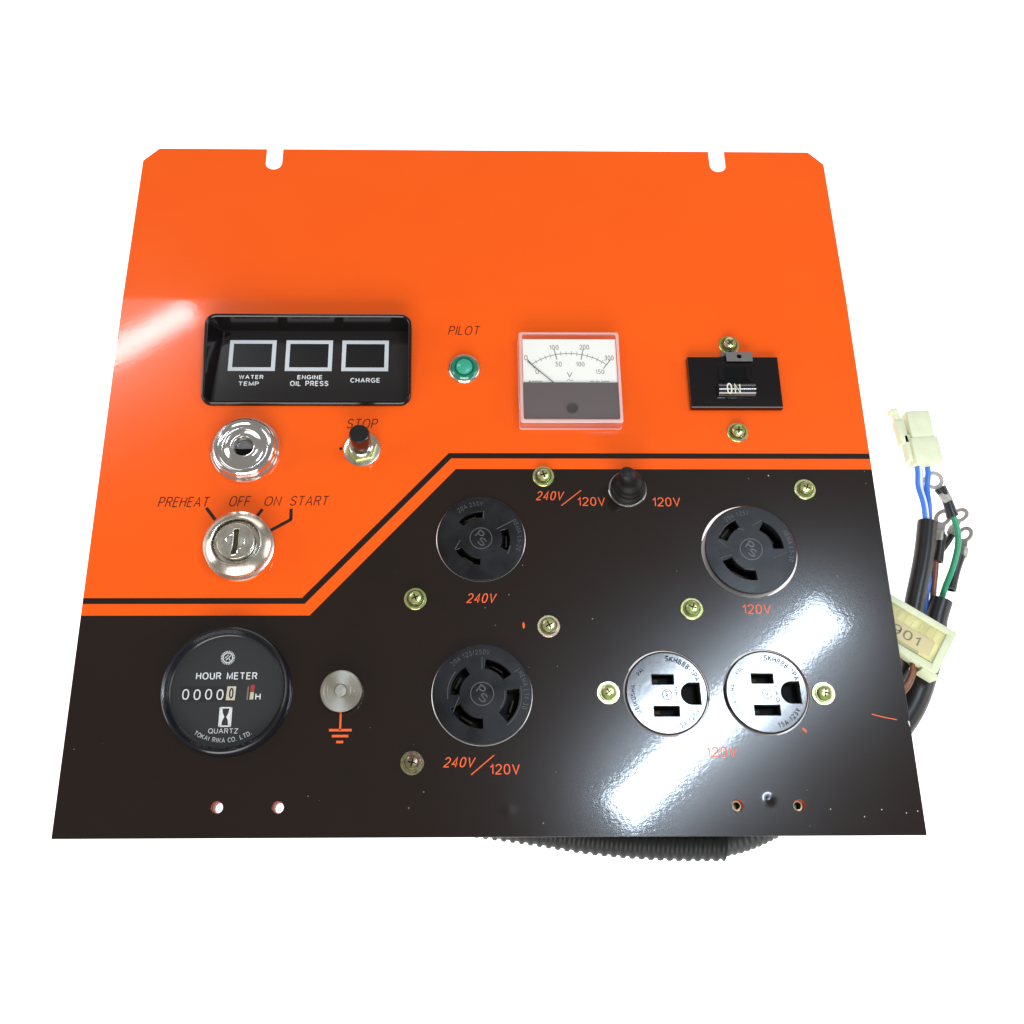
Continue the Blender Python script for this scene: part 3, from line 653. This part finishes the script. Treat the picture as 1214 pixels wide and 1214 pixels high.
# ---- key switch
ks = lathe_obj('key_switch', [(0, 0), (19.6, 0), (19.8, .6), (19.5, 1.6), (18.6, 2.0), (15.8, 2.0), (15.6, 6.6), (18.0, 7.0), (18.9, 7.6), (18.9, 8.4), (18.4, 9.0), (14.6, 11.6), (13.9, 11.9), (13.4, 11.7), (13.0, 11.0), (12.4, 8.0), (0, 8.0)], 'chromesatin', panel, (84.3, 156.3, 0), seg=96, angle=28, label='nickel plated key switch with a vertical keyhole')
wd_ = [(-1.0, -6.9), (1.0, -6.9), (1.0, -2.4), (.6, -2.4), (.8, 2.3), (1.15, 2.3), (1.15, 6.6), (-1.15, 6.6), (-1.15, 2.3), (-1.3, -2.3), (-1.9, -2.6)]
holed('key_plug', circ(0, 0, 10.4, 64), [[(x+.2, y) for x, y in [(-2.6, -7.6), (.3, -7.6), (1.3, -3.0), (1.2, 2.2), (1.5, 7.0), (-1.4, 7.0), (-1.4, 2.2), (-1.5, -2.6)]]], 9.0, 12.2, 'chromesatin', ks, bev=.35)
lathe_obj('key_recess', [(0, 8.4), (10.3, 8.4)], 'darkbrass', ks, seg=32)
bm = bmesh.new(); tube(bm, smooth_path([(-5.4, -.2, 12.2), (-4.9, 1.9, 12.2), (-3.6, 3.4, 12.2), (-1.7, 4.1, 12.2), (-1.5, 6.4, 12.2)], 4), .32, 8); bmesh.ops.recalc_face_normals(bm, faces=bm.faces); finish('shutter_ridge', bm, 'chrome', ks)
bm = bmesh.new(); tube(bm, smooth_path([(5.0, 1.2, 12.2), (4.9, -1.4, 12.2), (3.6, -3.6, 12.2), (1.6, -5.0, 12.2), (.9, -7.6, 12.2), (-1.8, -8.1, 12.2)], 4), .32, 8); bmesh.ops.recalc_face_normals(bm, faces=bm.faces); finish('shutter_ridge', bm, 'chrome', ks)
bm = bmesh.new(); prism(bm, circ(-2.9, .4, 1.9, 14, 95, 265), 12.15, 12.5, .1); bmesh.ops.recalc_face_normals(bm, faces=bm.faces); finish('key_shutter', bm, 'nickel', ks)
bm = bmesh.new(); prism(bm, circ(2.3, -.2, 2.2, 14, -85, 85), 12.15, 12.5, .1); bmesh.ops.recalc_face_normals(bm, faces=bm.faces); finish('key_shutter', bm, 'nickel', ks)

# ---- earth terminal knob
kb = lathe_obj('earth_knob', [(0, 0), (3.5, 0), (3.5, 2.2), (10.8, 2.2), (11.05, 2.6), (11.05, 5.4), (10.7, 5.9), (3.6, 5.9), (3.3, 5.5), (0, 5.4)], 'brushed', panel, (145.0, 74.4, 0), seg=120, knurl=(11, .22), label='knurled steel earth terminal knob above the earth symbol')
bm = bmesh.new(); prism(bm, circ(0, 0, 2.9, 12), 5.3, 6.3, .2); bmesh.ops.recalc_face_normals(bm, faces=bm.faces); finish('stud_end', bm, 'nickel', kb)
for rr in (3.9, 5.2, 7.0, 8.8): lathe_obj('turning_groove', [(rr, 5.92), (rr+.10, 5.96), (rr+.2, 5.92)], 'brushed', kb, seg=48)

# ---- hour meter
hm = lathe_obj('hour_meter', [(32.0, 0), (34.4, 0), (34.6, .8), (34.3, 3.4), (34.0, 5.6), (33.6, 6.6), (32.9, 7.0), (32.0, 6.6), (31.2, 5.0), (30.4, 3.2), (29.6, 2.6)], 'meter', panel, (83.6, 75.3, 0), seg=96, angle=30, label='round black quartz hour meter')
lathe_obj('dial', [(30.6, 1.6), (0, 1.6)], 'dial', hm, seg=64)
lathe_obj('dial_lens', [(30.4, 3.1), (0, 3.3)], 'lens', hm, seg=64)
hx, hy = -83.6, -75.3; hz = 1.66
def ht(s, x0, y0, x1, y1, m='white', w=.17): return text(s, x0+hx, y0+hy, x1+hx, y1+hy, hz+.05, m, hm, weight=w)
ht('HOUR METER', 66.6, 81.3, 99.4, 85.5); ht('H', 99.1, 70.6, 102.0, 73.6, w=.22); ht('QUARTZ', 75.6, 52.6, 91.4, 55.5, w=.12)
arc_text('TOKAI RIKA CO. LTD.', 83.4+hx, 77.4+hy, 28.3, -90, 2.65, hz+.05, 'white', hm, inward=True, weight=.15, xs=1.05, track=.98)
poly_obj('counter_window', [[(59.6+hx, 69.4+hy), (88.8+hx, 69.4+hy), (88.8+hx, 77.6+hy), (59.0+hx, 77.6+hy)]], hz, 'window', hm)
for k, x0 in enumerate((59.9, 66.0, 72.1, 78.2)): ht('0', x0+.2, 70.5-.15*(k % 2), x0+3.9, 76.2-.15*(k % 2), w=.13)
poly_obj('tenths_wheel', [[(83.5+hx, 70.2+hy), (88.3+hx, 70.2+hy), (88.6+hx, 77.6+hy), (83.9+hx, 77.6+hy)]], hz+.04, 'cream', hm)
text('0', 85.0+hx, 71.0+hy, 87.4+hx, 76.8+hy, hz+.08, 'window', hm, weight=.16)
poly_obj('running_flag', [[(96.3+hx, 74.4+hy), (98.3+hx, 74.4+hy), (98.5+hx, 78.4+hy), (96.3+hx, 78.4+hy)]], hz+.04, 'red', hm)
poly_obj('running_flag', [[(96.1+hx, 70.6+hy), (98.1+hx, 70.6+hy), (98.3+hx, 74.4+hy), (96.3+hx, 74.4+hy)]], hz+.04, 'cream', hm)
poly_obj('running_slot', [[(94.4+hx, 70.4+hy), (95.3+hx, 70.4+hy), (95.4+hx, 77.8+hy), (94.8+hx, 77.8+hy)]], hz+.04, 'inklight', hm)
def pol(pts): return [(x+hx, y+hy) for x, y in pts]
hg = stroke(pol([(81.0, 56.5), (87.0, 56.5)]), .75)+stroke(pol([(81.0, 66.2), (87.0, 66.2)]), .75)+stroke(pol([(81.0, 56.3), (81.0, 66.4)]), .75)+stroke(pol([(87.0, 56.3), (87.0, 66.4)]), .75)
hg += [pol([(81.3, 65.9), (82.2, 65.6), (82.5, 63.4), (83.5, 61.4), (82.5, 59.4), (82.2, 57.0), (81.3, 56.8)]), pol([(86.7, 65.9), (85.8, 65.6), (85.5, 63.4), (84.5, 61.4), (85.5, 59.4), (85.8, 57.0), (86.7, 56.8)])]
poly_obj('hourglass_mark', hg, hz+.06, 'white', hm)
gm = []
cg = (82.9+hx, 93.1+hy)
for i in range(24):
    a0, a1 = math.radians(15*i), math.radians(15*i+15); gm.append([(cg[0]+r*math.cos(a), cg[1]+r*math.sin(a)) for r, a in ((2.35, a0), (2.75, a0), (2.75, a1), (2.35, a1))])
    if i % 1 == 0: a0, a1 = math.radians(15*i+3), math.radians(15*i+9.5); gm.append([(cg[0]+r*math.cos(a), cg[1]+r*math.sin(a)) for r, a in ((2.75, a0), (3.85, a0), (3.85, a1), (2.75, a1))])
gm += stroke([(cg[0]-1.7, cg[1]-.3), (cg[0]+.3, cg[1]+1.6)], .4)+stroke([(cg[0]-1.0, cg[1]-1.3), (cg[0]+1.5, cg[1]+1.2)], .45)+stroke([(cg[0]+.0, cg[1]+.1), (cg[0]+1.5, cg[1]-1.5)], .4)
poly_obj('gear_mark', gm, hz+.06, 'white', hm)

# ---- toggle switch with rubber boot
tg = lathe_obj('toggle_switch', [(0, 0), (10.9, 0), (11.15, .4), (10.9, .8), (9, .9)], 'chrome', panel, (305.6, 192.0, 0), label='toggle switch under a black rubber boot')
bm = bmesh.new(); prof = [(10.2, .6), (10.3, 2.4), (9.8, 4.0), (9.0, 4.8), (8.6, 5.4), (8.8, 6.4), (8.7, 8.2), (8.0, 9.2), (7.6, 9.8), (7.8, 10.6), (7.7, 12.2), (7.0, 13.6), (5.6, 14.8), (5.2, 16), (4.9, 18), (4.7, 23), (4.0, 25), (2.4, 26.3), (0, 26.7)]
lathe(bm, prof, 48)
for v in bm.verts:
    t_ = max(0, v.co.z-4)/22; v.co.x += -4.4*t_**1.5; v.co.y += -.3*t_
bmesh.ops.recalc_face_normals(bm, faces=bm.faces); finish('rubber_boot', bm, 'rubber', tg, angle=60)

# ---- twist lock sockets: disc with real curved slots
def sector(r0, r1, a0, a1, n=10):
    return [(r1*math.cos(math.radians(a0+(a1-a0)*i/n)), r1*math.sin(math.radians(a0+(a1-a0)*i/n))) for i in range(n+1)] + \
           [(r0*math.cos(math.radians(a1+(a0-a1)*i/n)), r0*math.sin(math.radians(a1+(a0-a1)*i/n))) for i in range(n+1)]
def socket(key, slots, top_s, side_s, label, ridge=(), h=3.4):
    x, y, r = SOCK[key]
    s = empty('twist_lock_socket', (x, y, 0), panel, label)
    holed('socket_face', circ(0, 0, r, 72), slots, -8, h, 'bakelite', s, bev=.3)
    lathe_obj('socket_body', [(0, -7.8), (r-2, -7.8), (r-1, -9), (r-1, -40), (0, -40)], 'back', s, seg=40)
    for sl in slots:
        cx = sum(p_[0] for p_ in sl)/len(sl); cy = sum(p_[1] for p_ in sl)/len(sl); a = math.atan2(cy, cx)
        rm = math.hypot(cx, cy)*1.06
        bm = bmesh.new(); frame_box(bm, Matrix.Translation((rm*math.cos(a), rm*math.sin(a), -5.5)) @ Matrix.Rotation(a, 4, 'Z'), -.5, .5, -3.4, 3.4, -2, 2, .1); finish('contact_blade', bm, 'brass', s)
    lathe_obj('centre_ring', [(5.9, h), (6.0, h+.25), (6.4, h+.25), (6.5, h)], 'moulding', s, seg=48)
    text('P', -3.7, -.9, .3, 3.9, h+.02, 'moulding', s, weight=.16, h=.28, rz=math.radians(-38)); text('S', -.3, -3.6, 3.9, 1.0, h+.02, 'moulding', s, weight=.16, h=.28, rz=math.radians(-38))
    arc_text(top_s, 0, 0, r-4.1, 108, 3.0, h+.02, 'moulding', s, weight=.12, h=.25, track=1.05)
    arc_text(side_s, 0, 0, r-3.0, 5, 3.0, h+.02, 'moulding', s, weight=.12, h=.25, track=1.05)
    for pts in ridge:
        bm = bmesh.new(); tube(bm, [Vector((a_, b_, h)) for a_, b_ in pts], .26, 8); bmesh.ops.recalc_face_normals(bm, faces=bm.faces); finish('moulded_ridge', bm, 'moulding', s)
    return s
R_ = lambda r, a: (r*math.cos(math.radians(a)), r*math.sin(math.radians(a)))
socket('a', [sector(12.4, 16.0, 86, 143), sector(12.0, 16.4, -26, 21), sector(12.0, 15.8, 207, 268)], '20A 250V', 'NEMA L6-20', 'upper left twist lock socket above the 240V print',
       [[R_(10.5, 32), R_(22.5, 30)], [R_(11.8, 186), R_(16.2, 204)], [R_(17.4, -16), R_(17.4, -24), R_(17.6, -32)], [R_(11.8, 84), R_(16.6, 84)]], h=1.2)
socket('b', [sector(12.2, 17.0, 122, 182), sector(13.8, 19.0, 34, 84), sector(13.4, 20.0, -48, 8), sector(13.0, 18.4, 204, 271)], '30A 125/250V', 'NEMA L14-30', 'lower left twist lock socket with four curved slots above the 240V/120V print',
       [[R_(13.4, 90), R_(20, 90)], [R_(21, 34), R_(24.6, 34)], [R_(12.4, 188), R_(18.6, 212)], [R_(18.6, a) for a in range(140, 189, 8)], [R_(21.2, a) for a in range(-52, 14, 8)], [R_(12.2, a) for a in range(-40, 10, 8)]], h=3.0)
socket('c', [sector(14.0, 19.0, 113, 159), sector(12.8, 18.6, 2, 63), sector(12.3, 18.0, 203, 276)], '30A 125V', 'NEMA L5-30', 'large twist lock socket above the right 120V print',
       [[R_(13, 192-15), R_(19, 160+3)], [R_(12, 104), R_(14, 118)], [R_(14.5, 90-9), R_(19, 66)], [R_(13.0, -24), R_(20, -5)], [R_(19.2, a) for a in range(113, 160, 8)], [R_(12.6, 246), R_(12.2, 262), R_(12.2, 276)], [R_(18.6, 196), R_(12.0, 196)]], h=3.4)

# ---- two round NEMA receptacles
def receptacle(x, y, label, tx, ty):
    s = empty('round_receptacle', (x, y, 0), panel, label); s.rotation_euler = (math.radians(tx), math.radians(ty), 0)
    hs = [rrect(-7.6, 4.6, 4.2, 9.8, .3, 2), rrect(-7.4, -12.5, 6.3, -7.2, .3, 2)]
    hs.append([(18.3, -6.2), (18.0, 5.4), (13.6, 5.4)]+[(13.6+5.8*math.cos(math.radians(a)), -.4+5.8*math.sin(math.radians(a))) for a in range(100, 261, 16)]+[(13.6, -6.2)])
    holed('receptacle_face', circ(0, 0, 21.9, 72), hs, -8, .9, 'recv', s, bev=.35)
    lathe_obj('receptacle_rim', [(21.7, .2), (21.9, .9), (22.3, 1.0), (22.5, .5), (22.6, -6), (21.8, -6)], 'recv', s, seg=72)
    lathe_obj('receptacle_body', [(0, -7.8), (22.4, -7.8), (22.4, -40), (0, -40)], 'back', s, seg=40)
    bm = bmesh.new(); frame_box(bm, Matrix.Translation((-5.2, 7.2, -6.8)), -2, 2, -1.0, 1.0, -1, 1, .1); finish('contact_blade', bm, 'brass', s)
    bm = bmesh.new(); frame_box(bm, Matrix.Translation((-5.0, -9.8, -6.8)), -2, 2, -1.0, 1.0, -1, 1, .1); finish('contact_blade', bm, 'brass', s)
    k = dict(z=.93, m='engraved', parent=s)
    arc_text('SKH888-1PA', 0, 0, 18.6, 55, 3.3, weight=.20, xs=1.0, track=.98, **k)
    arc_text('MEIKOSHA', 0, 0, 18.4, 192, 2.7, weight=.17, xs=1.0, track=1.08, **k)
    arc_text('PAL', 0, 0, 18.0, 140, 2.5, weight=.14, **k)
    arc_text('15A 125V', 0, 0, 18.6, -53, 3.0, inward=True, weight=.17, track=1.1, **k)
    text('NKG', -4.6, -1.2, 4.4, 1.2, .93, 'engraved', s, weight=.2, loc=(5.4, -1.4, 0), rz=math.radians(-84))
    poly_obj('circle_mark', stroke(circ(.2, -1.0, 2.6, 24)+[(2.8, -1.0)], .42)+stroke([(-1.0, .6), (1.2, .4)], .45)+stroke([(.8, -2.4), (-.6, -1.4), (.8, -1.2), (-.8, -.2)], .42), .93, 'engraved', s)
    return s
receptacle(320.0, 73.8, 'left one of the two round 15A 125V receptacles', 1.0, .85); receptacle(374.2, 74.2, 'right one of the two round 15A 125V receptacles', -.15, -.1)

# hidden supports: rear housings the panel rests on
box_obj('rear_housing', 60, 251, 174, 296, -39, -6.6, 'back', panel)
box_obj('rear_housing', 350, 246, 397, 273, -40, -1.7, 'back', panel)
box_obj('rear_housing', 250, 236, 298, 284, -40, -1.7, 'back', panel)
lathe_obj('rear_housing', [(0, -1.7), (24.5, -1.7), (24.5, -39), (0, -39)], 'back', panel, (83.6, 75.3, 0), seg=32)

# ================================================================== HARNESS
def vadd(pts, z=None): return [(x, y, zz_) if z is None else (x, y, z) for x, y, *r in pts for zz_ in [r[0] if r else 0]]
# corrugated conduit under the lower edge
def corrug(pts, r0, amp, pitch, seg=36):
    P = smooth_path(pts, 24); L = [0]
    for a, b in zip(P, P[1:]): L.append(L[-1]+(b-a).length)
    tot = L[-1]; n = int(tot/pitch*8); Q = []; R = []
    j = 0
    for i in range(n+1):
        s = tot*i/n
        while j < len(L)-2 and L[j+1] < s: j += 1
        t = (s-L[j])/max(1e-6, L[j+1]-L[j]); Q.append(P[j].lerp(P[j+1], t)); ph = (s/pitch) % 1
        R.append(r0+amp*(.5+.5*math.tanh(4*math.cos(2*math.pi*ph))))
    bm = bmesh.new(); tube(bm, Q, lambda u: R[min(n, int(round(u*n)))], seg); bmesh.ops.recalc_face_normals(bm, faces=bm.faces); return bm
cz = -24
cpts = [(120, 60, -28), (150, 34, -27), (188, 17.0, cz), (215.2, 12.6, cz), (242.4, 8.9, cz), (278.5, 3.4, cz), (305.5, .9, cz), (323.6, 0, cz), (341.7, -.2, cz), (349.5, -.2, cz)]
c1 = finish('corrugated_conduit', corrug([(x, y-1.2, z) for x, y, z in cpts], 9.3, 1.15, 4.9), 'conduit', angle=70)
top(c1, 'black corrugated conduit showing below the bottom edge of the panel', 'cable conduit')
c2pts = [(347.5, -.2, cz), (352, .2, cz), (360.2, 2.2, cz), (372, 6.8, cz), (389, 15.4, cz), (409.1, 29.0, cz-2), (434.8, 47.0, cz-4)]
c2 = finish('spiral_sleeve', corrug(c2pts, 8.9, .55, 3.2), mat('grey_black_sleeve', (.020, .024, .024), .5, spec=.3), angle=70)
top(c2, 'greyish ribbed sleeve continuing right from the end of the corrugated conduit', 'cable sleeve')

# lead with the small white plug
lead = empty('plug_lead', (480, 176, -12)); top(lead, 'black sleeved lead of blue wires ending in the small white plug', 'plug lead')
def rel(o, root):
    o.parent = root; o.matrix_parent_inverse = Matrix.Identity(4); o.location = o.location-root.location; return o
rel(tube_obj('sleeve', [(483.5, 176, -12), (477.9, 154.7, -12), (470.4, 131.9, -13), (461.9, 104.9, -16), (452.8, 85.8, -18), (437.7, 62.5, -20)], 5.5, 'sleeve', hollow=.84, seg=28), lead)
rel(tube_obj('wire', [(481.0, 214, -7), (480.2, 205, -7), (479.6, 197.0, -8), (481.0, 185.7, -8), (481.3, 173.1, -10), (481.0, 160, -12)], 1.55, 'blue', seg=14), lead)
rel(tube_obj('wire', [(482.2, 214, -5.7), (481.4, 205, -5.7), (480.8, 197.0, -6.7), (482.1, 185.7, -6.8), (482.4, 173.1, -8.8), (482.2, 160, -11)], .75, 'lblue', seg=8, label='white stripe of the blue wire'), lead)
rel(tube_obj('wire', [(488.0, 215, -9), (487.2, 205, -9), (485.6, 196, -10), (485.2, 185.4, -10), (484.6, 173.8, -12), (483.6, 160, -12)], 1.6, 'blue', seg=14), lead)
rel(tube_obj('wire', [(484.6, 214, -11), (484.0, 204, -11), (483.2, 192, -12), (483.2, 180, -12), (483, 165, -13)], 1.2, 'lblue', seg=10, label='pale wire between the two blue ones'), lead)
ang = math.radians(-94.0+90)                      # plug axis leans slightly
pm = Matrix.Translation((483.4, 226.5, -9)) @ Matrix.Rotation(math.radians(3.5), 4, 'Z')
bm = bmesh.new()
frame_box(bm, pm, -6.4, 7.6, -1.5, 16.6, 0, 9, .9); frame_box(bm, pm, -7.6, 8.9, -17.2, -1.0, -1, 9.4, .9)
frame_box(bm, pm, -10.4, -5.6, -14.5, 2, 1, 7, .7)
plug = rel(finish('plug_housing', bm, 'nylon', None, angle=30), lead)
bm = bmesh.new()
frame_box(bm, pm @ Matrix.Rotation(math.radians(4), 4, 'Z'), -12.8, -7.4, -3, 12.5, 1.5, 7, .8); frame_box(bm, pm @ Matrix.Rotation(math.radians(8), 4, 'Z'), -11.0, -7.2, 10.5, 21.5, 2.5, 6.5, .7)
frame_box(bm, pm @ Matrix.Rotation(math.radians(14), 4, 'Z'), -10.4, -5.8, 18.6, 21.8, 2.2, 6.8, .5)
rel(finish('plug_latch', bm, 'nylon', None, angle=30), lead)

# wide black sleeve holding the ring terminal wires
sl = tube_obj('cable_sleeve', [(488.9, 131.3, -22), (484.6, 121, -23), (480.6, 108, -25), (474.6, 92, -27), (466.6, 75, -28), (457.5, 62.5, -28), (446, 51, -28), (430, 42.4, -27), (412, 34, -26)], lambda t: 6.3+1.9*min(1, max(0, t-.12)*5), 'sleeve', None, seg=32, hollow=.86)
top(sl, 'wide black sleeve running behind the yellowish connector and under the panel', 'cable sleeve')

def ring_lead(ring, ra, rb, rot, tiltm, wire, wm, boot, label, barrel=None, bootr=2.6, wr=1.6, bm_='sleeve'):
    root = empty('ring_terminal_lead', (ring[0], ring[1], ring[2])); top(root, label, 'wire lead', 'leads with crimped ring terminals')
    bm = bmesh.new(); mt = Matrix.Translation(ring) @ Matrix.Rotation(math.radians(rot), 4, 'Z') @ tiltm
    b2 = bmesh.new(); lathe(b2, [(rb, -.4), (ra, -.4), (ra, .4), (rb, .4), (rb, -.4)], 36); bmesh.ops.transform(b2, matrix=mt, verts=b2.verts); me = bpy.data.meshes.new('t'); b2.to_mesh(me); b2.free(); bm.from_mesh(me)
    frame_box(bm, mt, ra*.86, ra+4.2, -ra*.45, ra*.45, -.42, .42, .15); frame_box(bm, mt, ra+3.2, ra+9.6, -2.5, 2.5, -1.9, 2.1, .9)
    bmesh.ops.recalc_face_normals(bm, faces=bm.faces)
    rel(finish('ring_terminal', bm, 'nickel', None, angle=40), root)
    if boot: rel(tube_obj('shrink_boot', boot, lambda t: bootr*(1-.18*math.sin(math.pi*t)), bm_, seg=18, hollow=.75), root)
    if wire: rel(tube_obj('wire', wire, wr, wm, seg=14), root)
    return root
I4 = Matrix.Identity(4)
ring_lead((490.0, 201.4, -9), 5.6, 3.4, -64, Matrix.Rotation(math.radians(8), 4, 'X'), [(498.6, 183, -12), (500.8, 174, -13), (500.4, 163, -14), (496.2, 150, -16), (491.2, 138, -20), (487.6, 127, -24)], 'green',
          [(492.8, 196.6, -9), (496.2, 190, -10), (499.0, 179.4, -12)], 'green wire with the largest ring terminal in the topmost black boot', bootr=3.5, wr=1.75)
ring_lead((495.6, 180.6, -17), 5.6, 3.2, 252, Matrix.Rotation(math.radians(55), 4, 'X'), [(489.2, 160, -19), (487.2, 148, -20), (485.0, 138, -21), (483.4, 124, -24)], 'brown',
          [(493.0, 170, -18), (491.4, 163, -18), (488.8, 154, -19)], 'brown wire whose ring terminal stands on edge behind the green wire', bootr=3.4, wr=1.7)
ring_lead((508.2, 183.6, -21), 5.2, 2.9, 240, Matrix.Rotation(math.radians(50), 4, 'X'), [(489, 158, -22), (485.4, 150, -22), (482.6, 141.0, -21), (480.4, 132, -23), (479.6, 122, -25)], 'blue',
          [(503.4, 174.5, -21), (497.5, 166, -21), (489.6, 157, -21), (485.6, 149, -22)], 'blue wire in a long slanting black boot with a ring terminal at far right', bootr=2.2, wr=1.6)
ring_lead((508.6, 171.0, -20), 5.2, 2.9, 254, Matrix.Rotation(math.radians(58), 4, 'X'), [(493.2, 142, -22), (490.6, 134, -24), (487.8, 124, -26)], 'brass2',
          [(503.2, 157.8, -20), (499.6, 148.5, -21), (495.2, 137.6, -22)], 'lowest ring terminal at the right in a straight black boot', bootr=3.3, wr=1.2)

# large yellowish connector block with the number label
blk = empty('connector_block', (465, 103, -14)); top(blk, 'large yellowish nylon connector with a paper label ending in 901', 'connector')
th = math.atan2(107.3-125.3, 485.4-458.3)
bmx = Matrix.Translation((485.4, 107.3, -4)) @ Matrix.Rotation(th, 4, 'Z')
bm = bmesh.new()
frame_box(bm, bmx, -48, -.5, -25.5, -.3, -15, -1.5, 1.0)
frame_box(bm, bmx, -48, 0.6, -3.2, .6, -16, 0, .8)
frame_box(bm, bmx, -4.2, .5, -26, .4, -16, -.1, .8)
frame_box(bm, bmx, -48, -.2, -27.0, -22.8, -16, -.4, .8)
frame_box(bm, bmx, -7.5, 2.6, -29.2, -26.2, -12, -2, .9)
rel(finish('block_housing', bm, 'conn_edge', None, angle=30), blk)
bm = bmesh.new(); frame_box(bm, bmx, -47, -4.6, -22.4, -3.6, -4, -1.1, .3); rel(finish('block_cover', bm, 'nylonyellow', None, angle=30), blk)
for k in range(9):
    bm = bmesh.new(); frame_box(bm, bmx, -45+k*4.4, -42.4+k*4.4, -10.2, -4.2, -1.4, -.95, .2); rel(finish('contact_chamber', bm, 'nylonyellow', None, angle=30), blk)
bm = bmesh.new(); frame_box(bm, bmx, -47, -7.4, -20.2, -11.0, -1.2, -.75, .1); rel(finish('paper_label', bm, 'tag', None, angle=30), blk)
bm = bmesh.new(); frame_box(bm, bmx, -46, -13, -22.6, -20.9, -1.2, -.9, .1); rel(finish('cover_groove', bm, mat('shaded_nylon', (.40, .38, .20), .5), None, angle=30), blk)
bm = glyphs('19901', .13); xs_ = [v.co.x for v in bm.verts]; ys_ = [v.co.y for v in bm.verts]; a_, b_, c_, d_ = min(xs_), max(xs_), min(ys_), max(ys_)
for v in bm.verts: v.co = bmx @ Vector((-42.5+(v.co.x-a_)/(b_-a_)*27.5, -18.6+(v.co.y-c_)/(d_-c_)*6.0, -.70+v.co.z*10))
_up(bm); rel(finish('label_number', bm, 'taginq', None, angle=0), blk)
rel(tube_obj('wire', [(463.5, 92, -12), (460.5, 85, -12), (455.5, 77.6, -12), (446, 70, -14)], 1.7, 'brown', seg=12), blk)
rel(tube_obj('wire', [(460.8, 92, -9), (458.8, 85, -10), (453.6, 78.6, -10), (445, 72, -12)], 1.3, 'brown', seg=12), blk)
rel(tube_obj('wire', [(455.5, 96, -12), (453.0, 89, -12), (447, 80, -12)], 1.3, 'brown', seg=12), blk)
rel(tube_obj('wire', [(477.6, 98, -13), (476.2, 91, -14), (473.0, 86, -16)], 1.7, 'green', seg=12), blk)
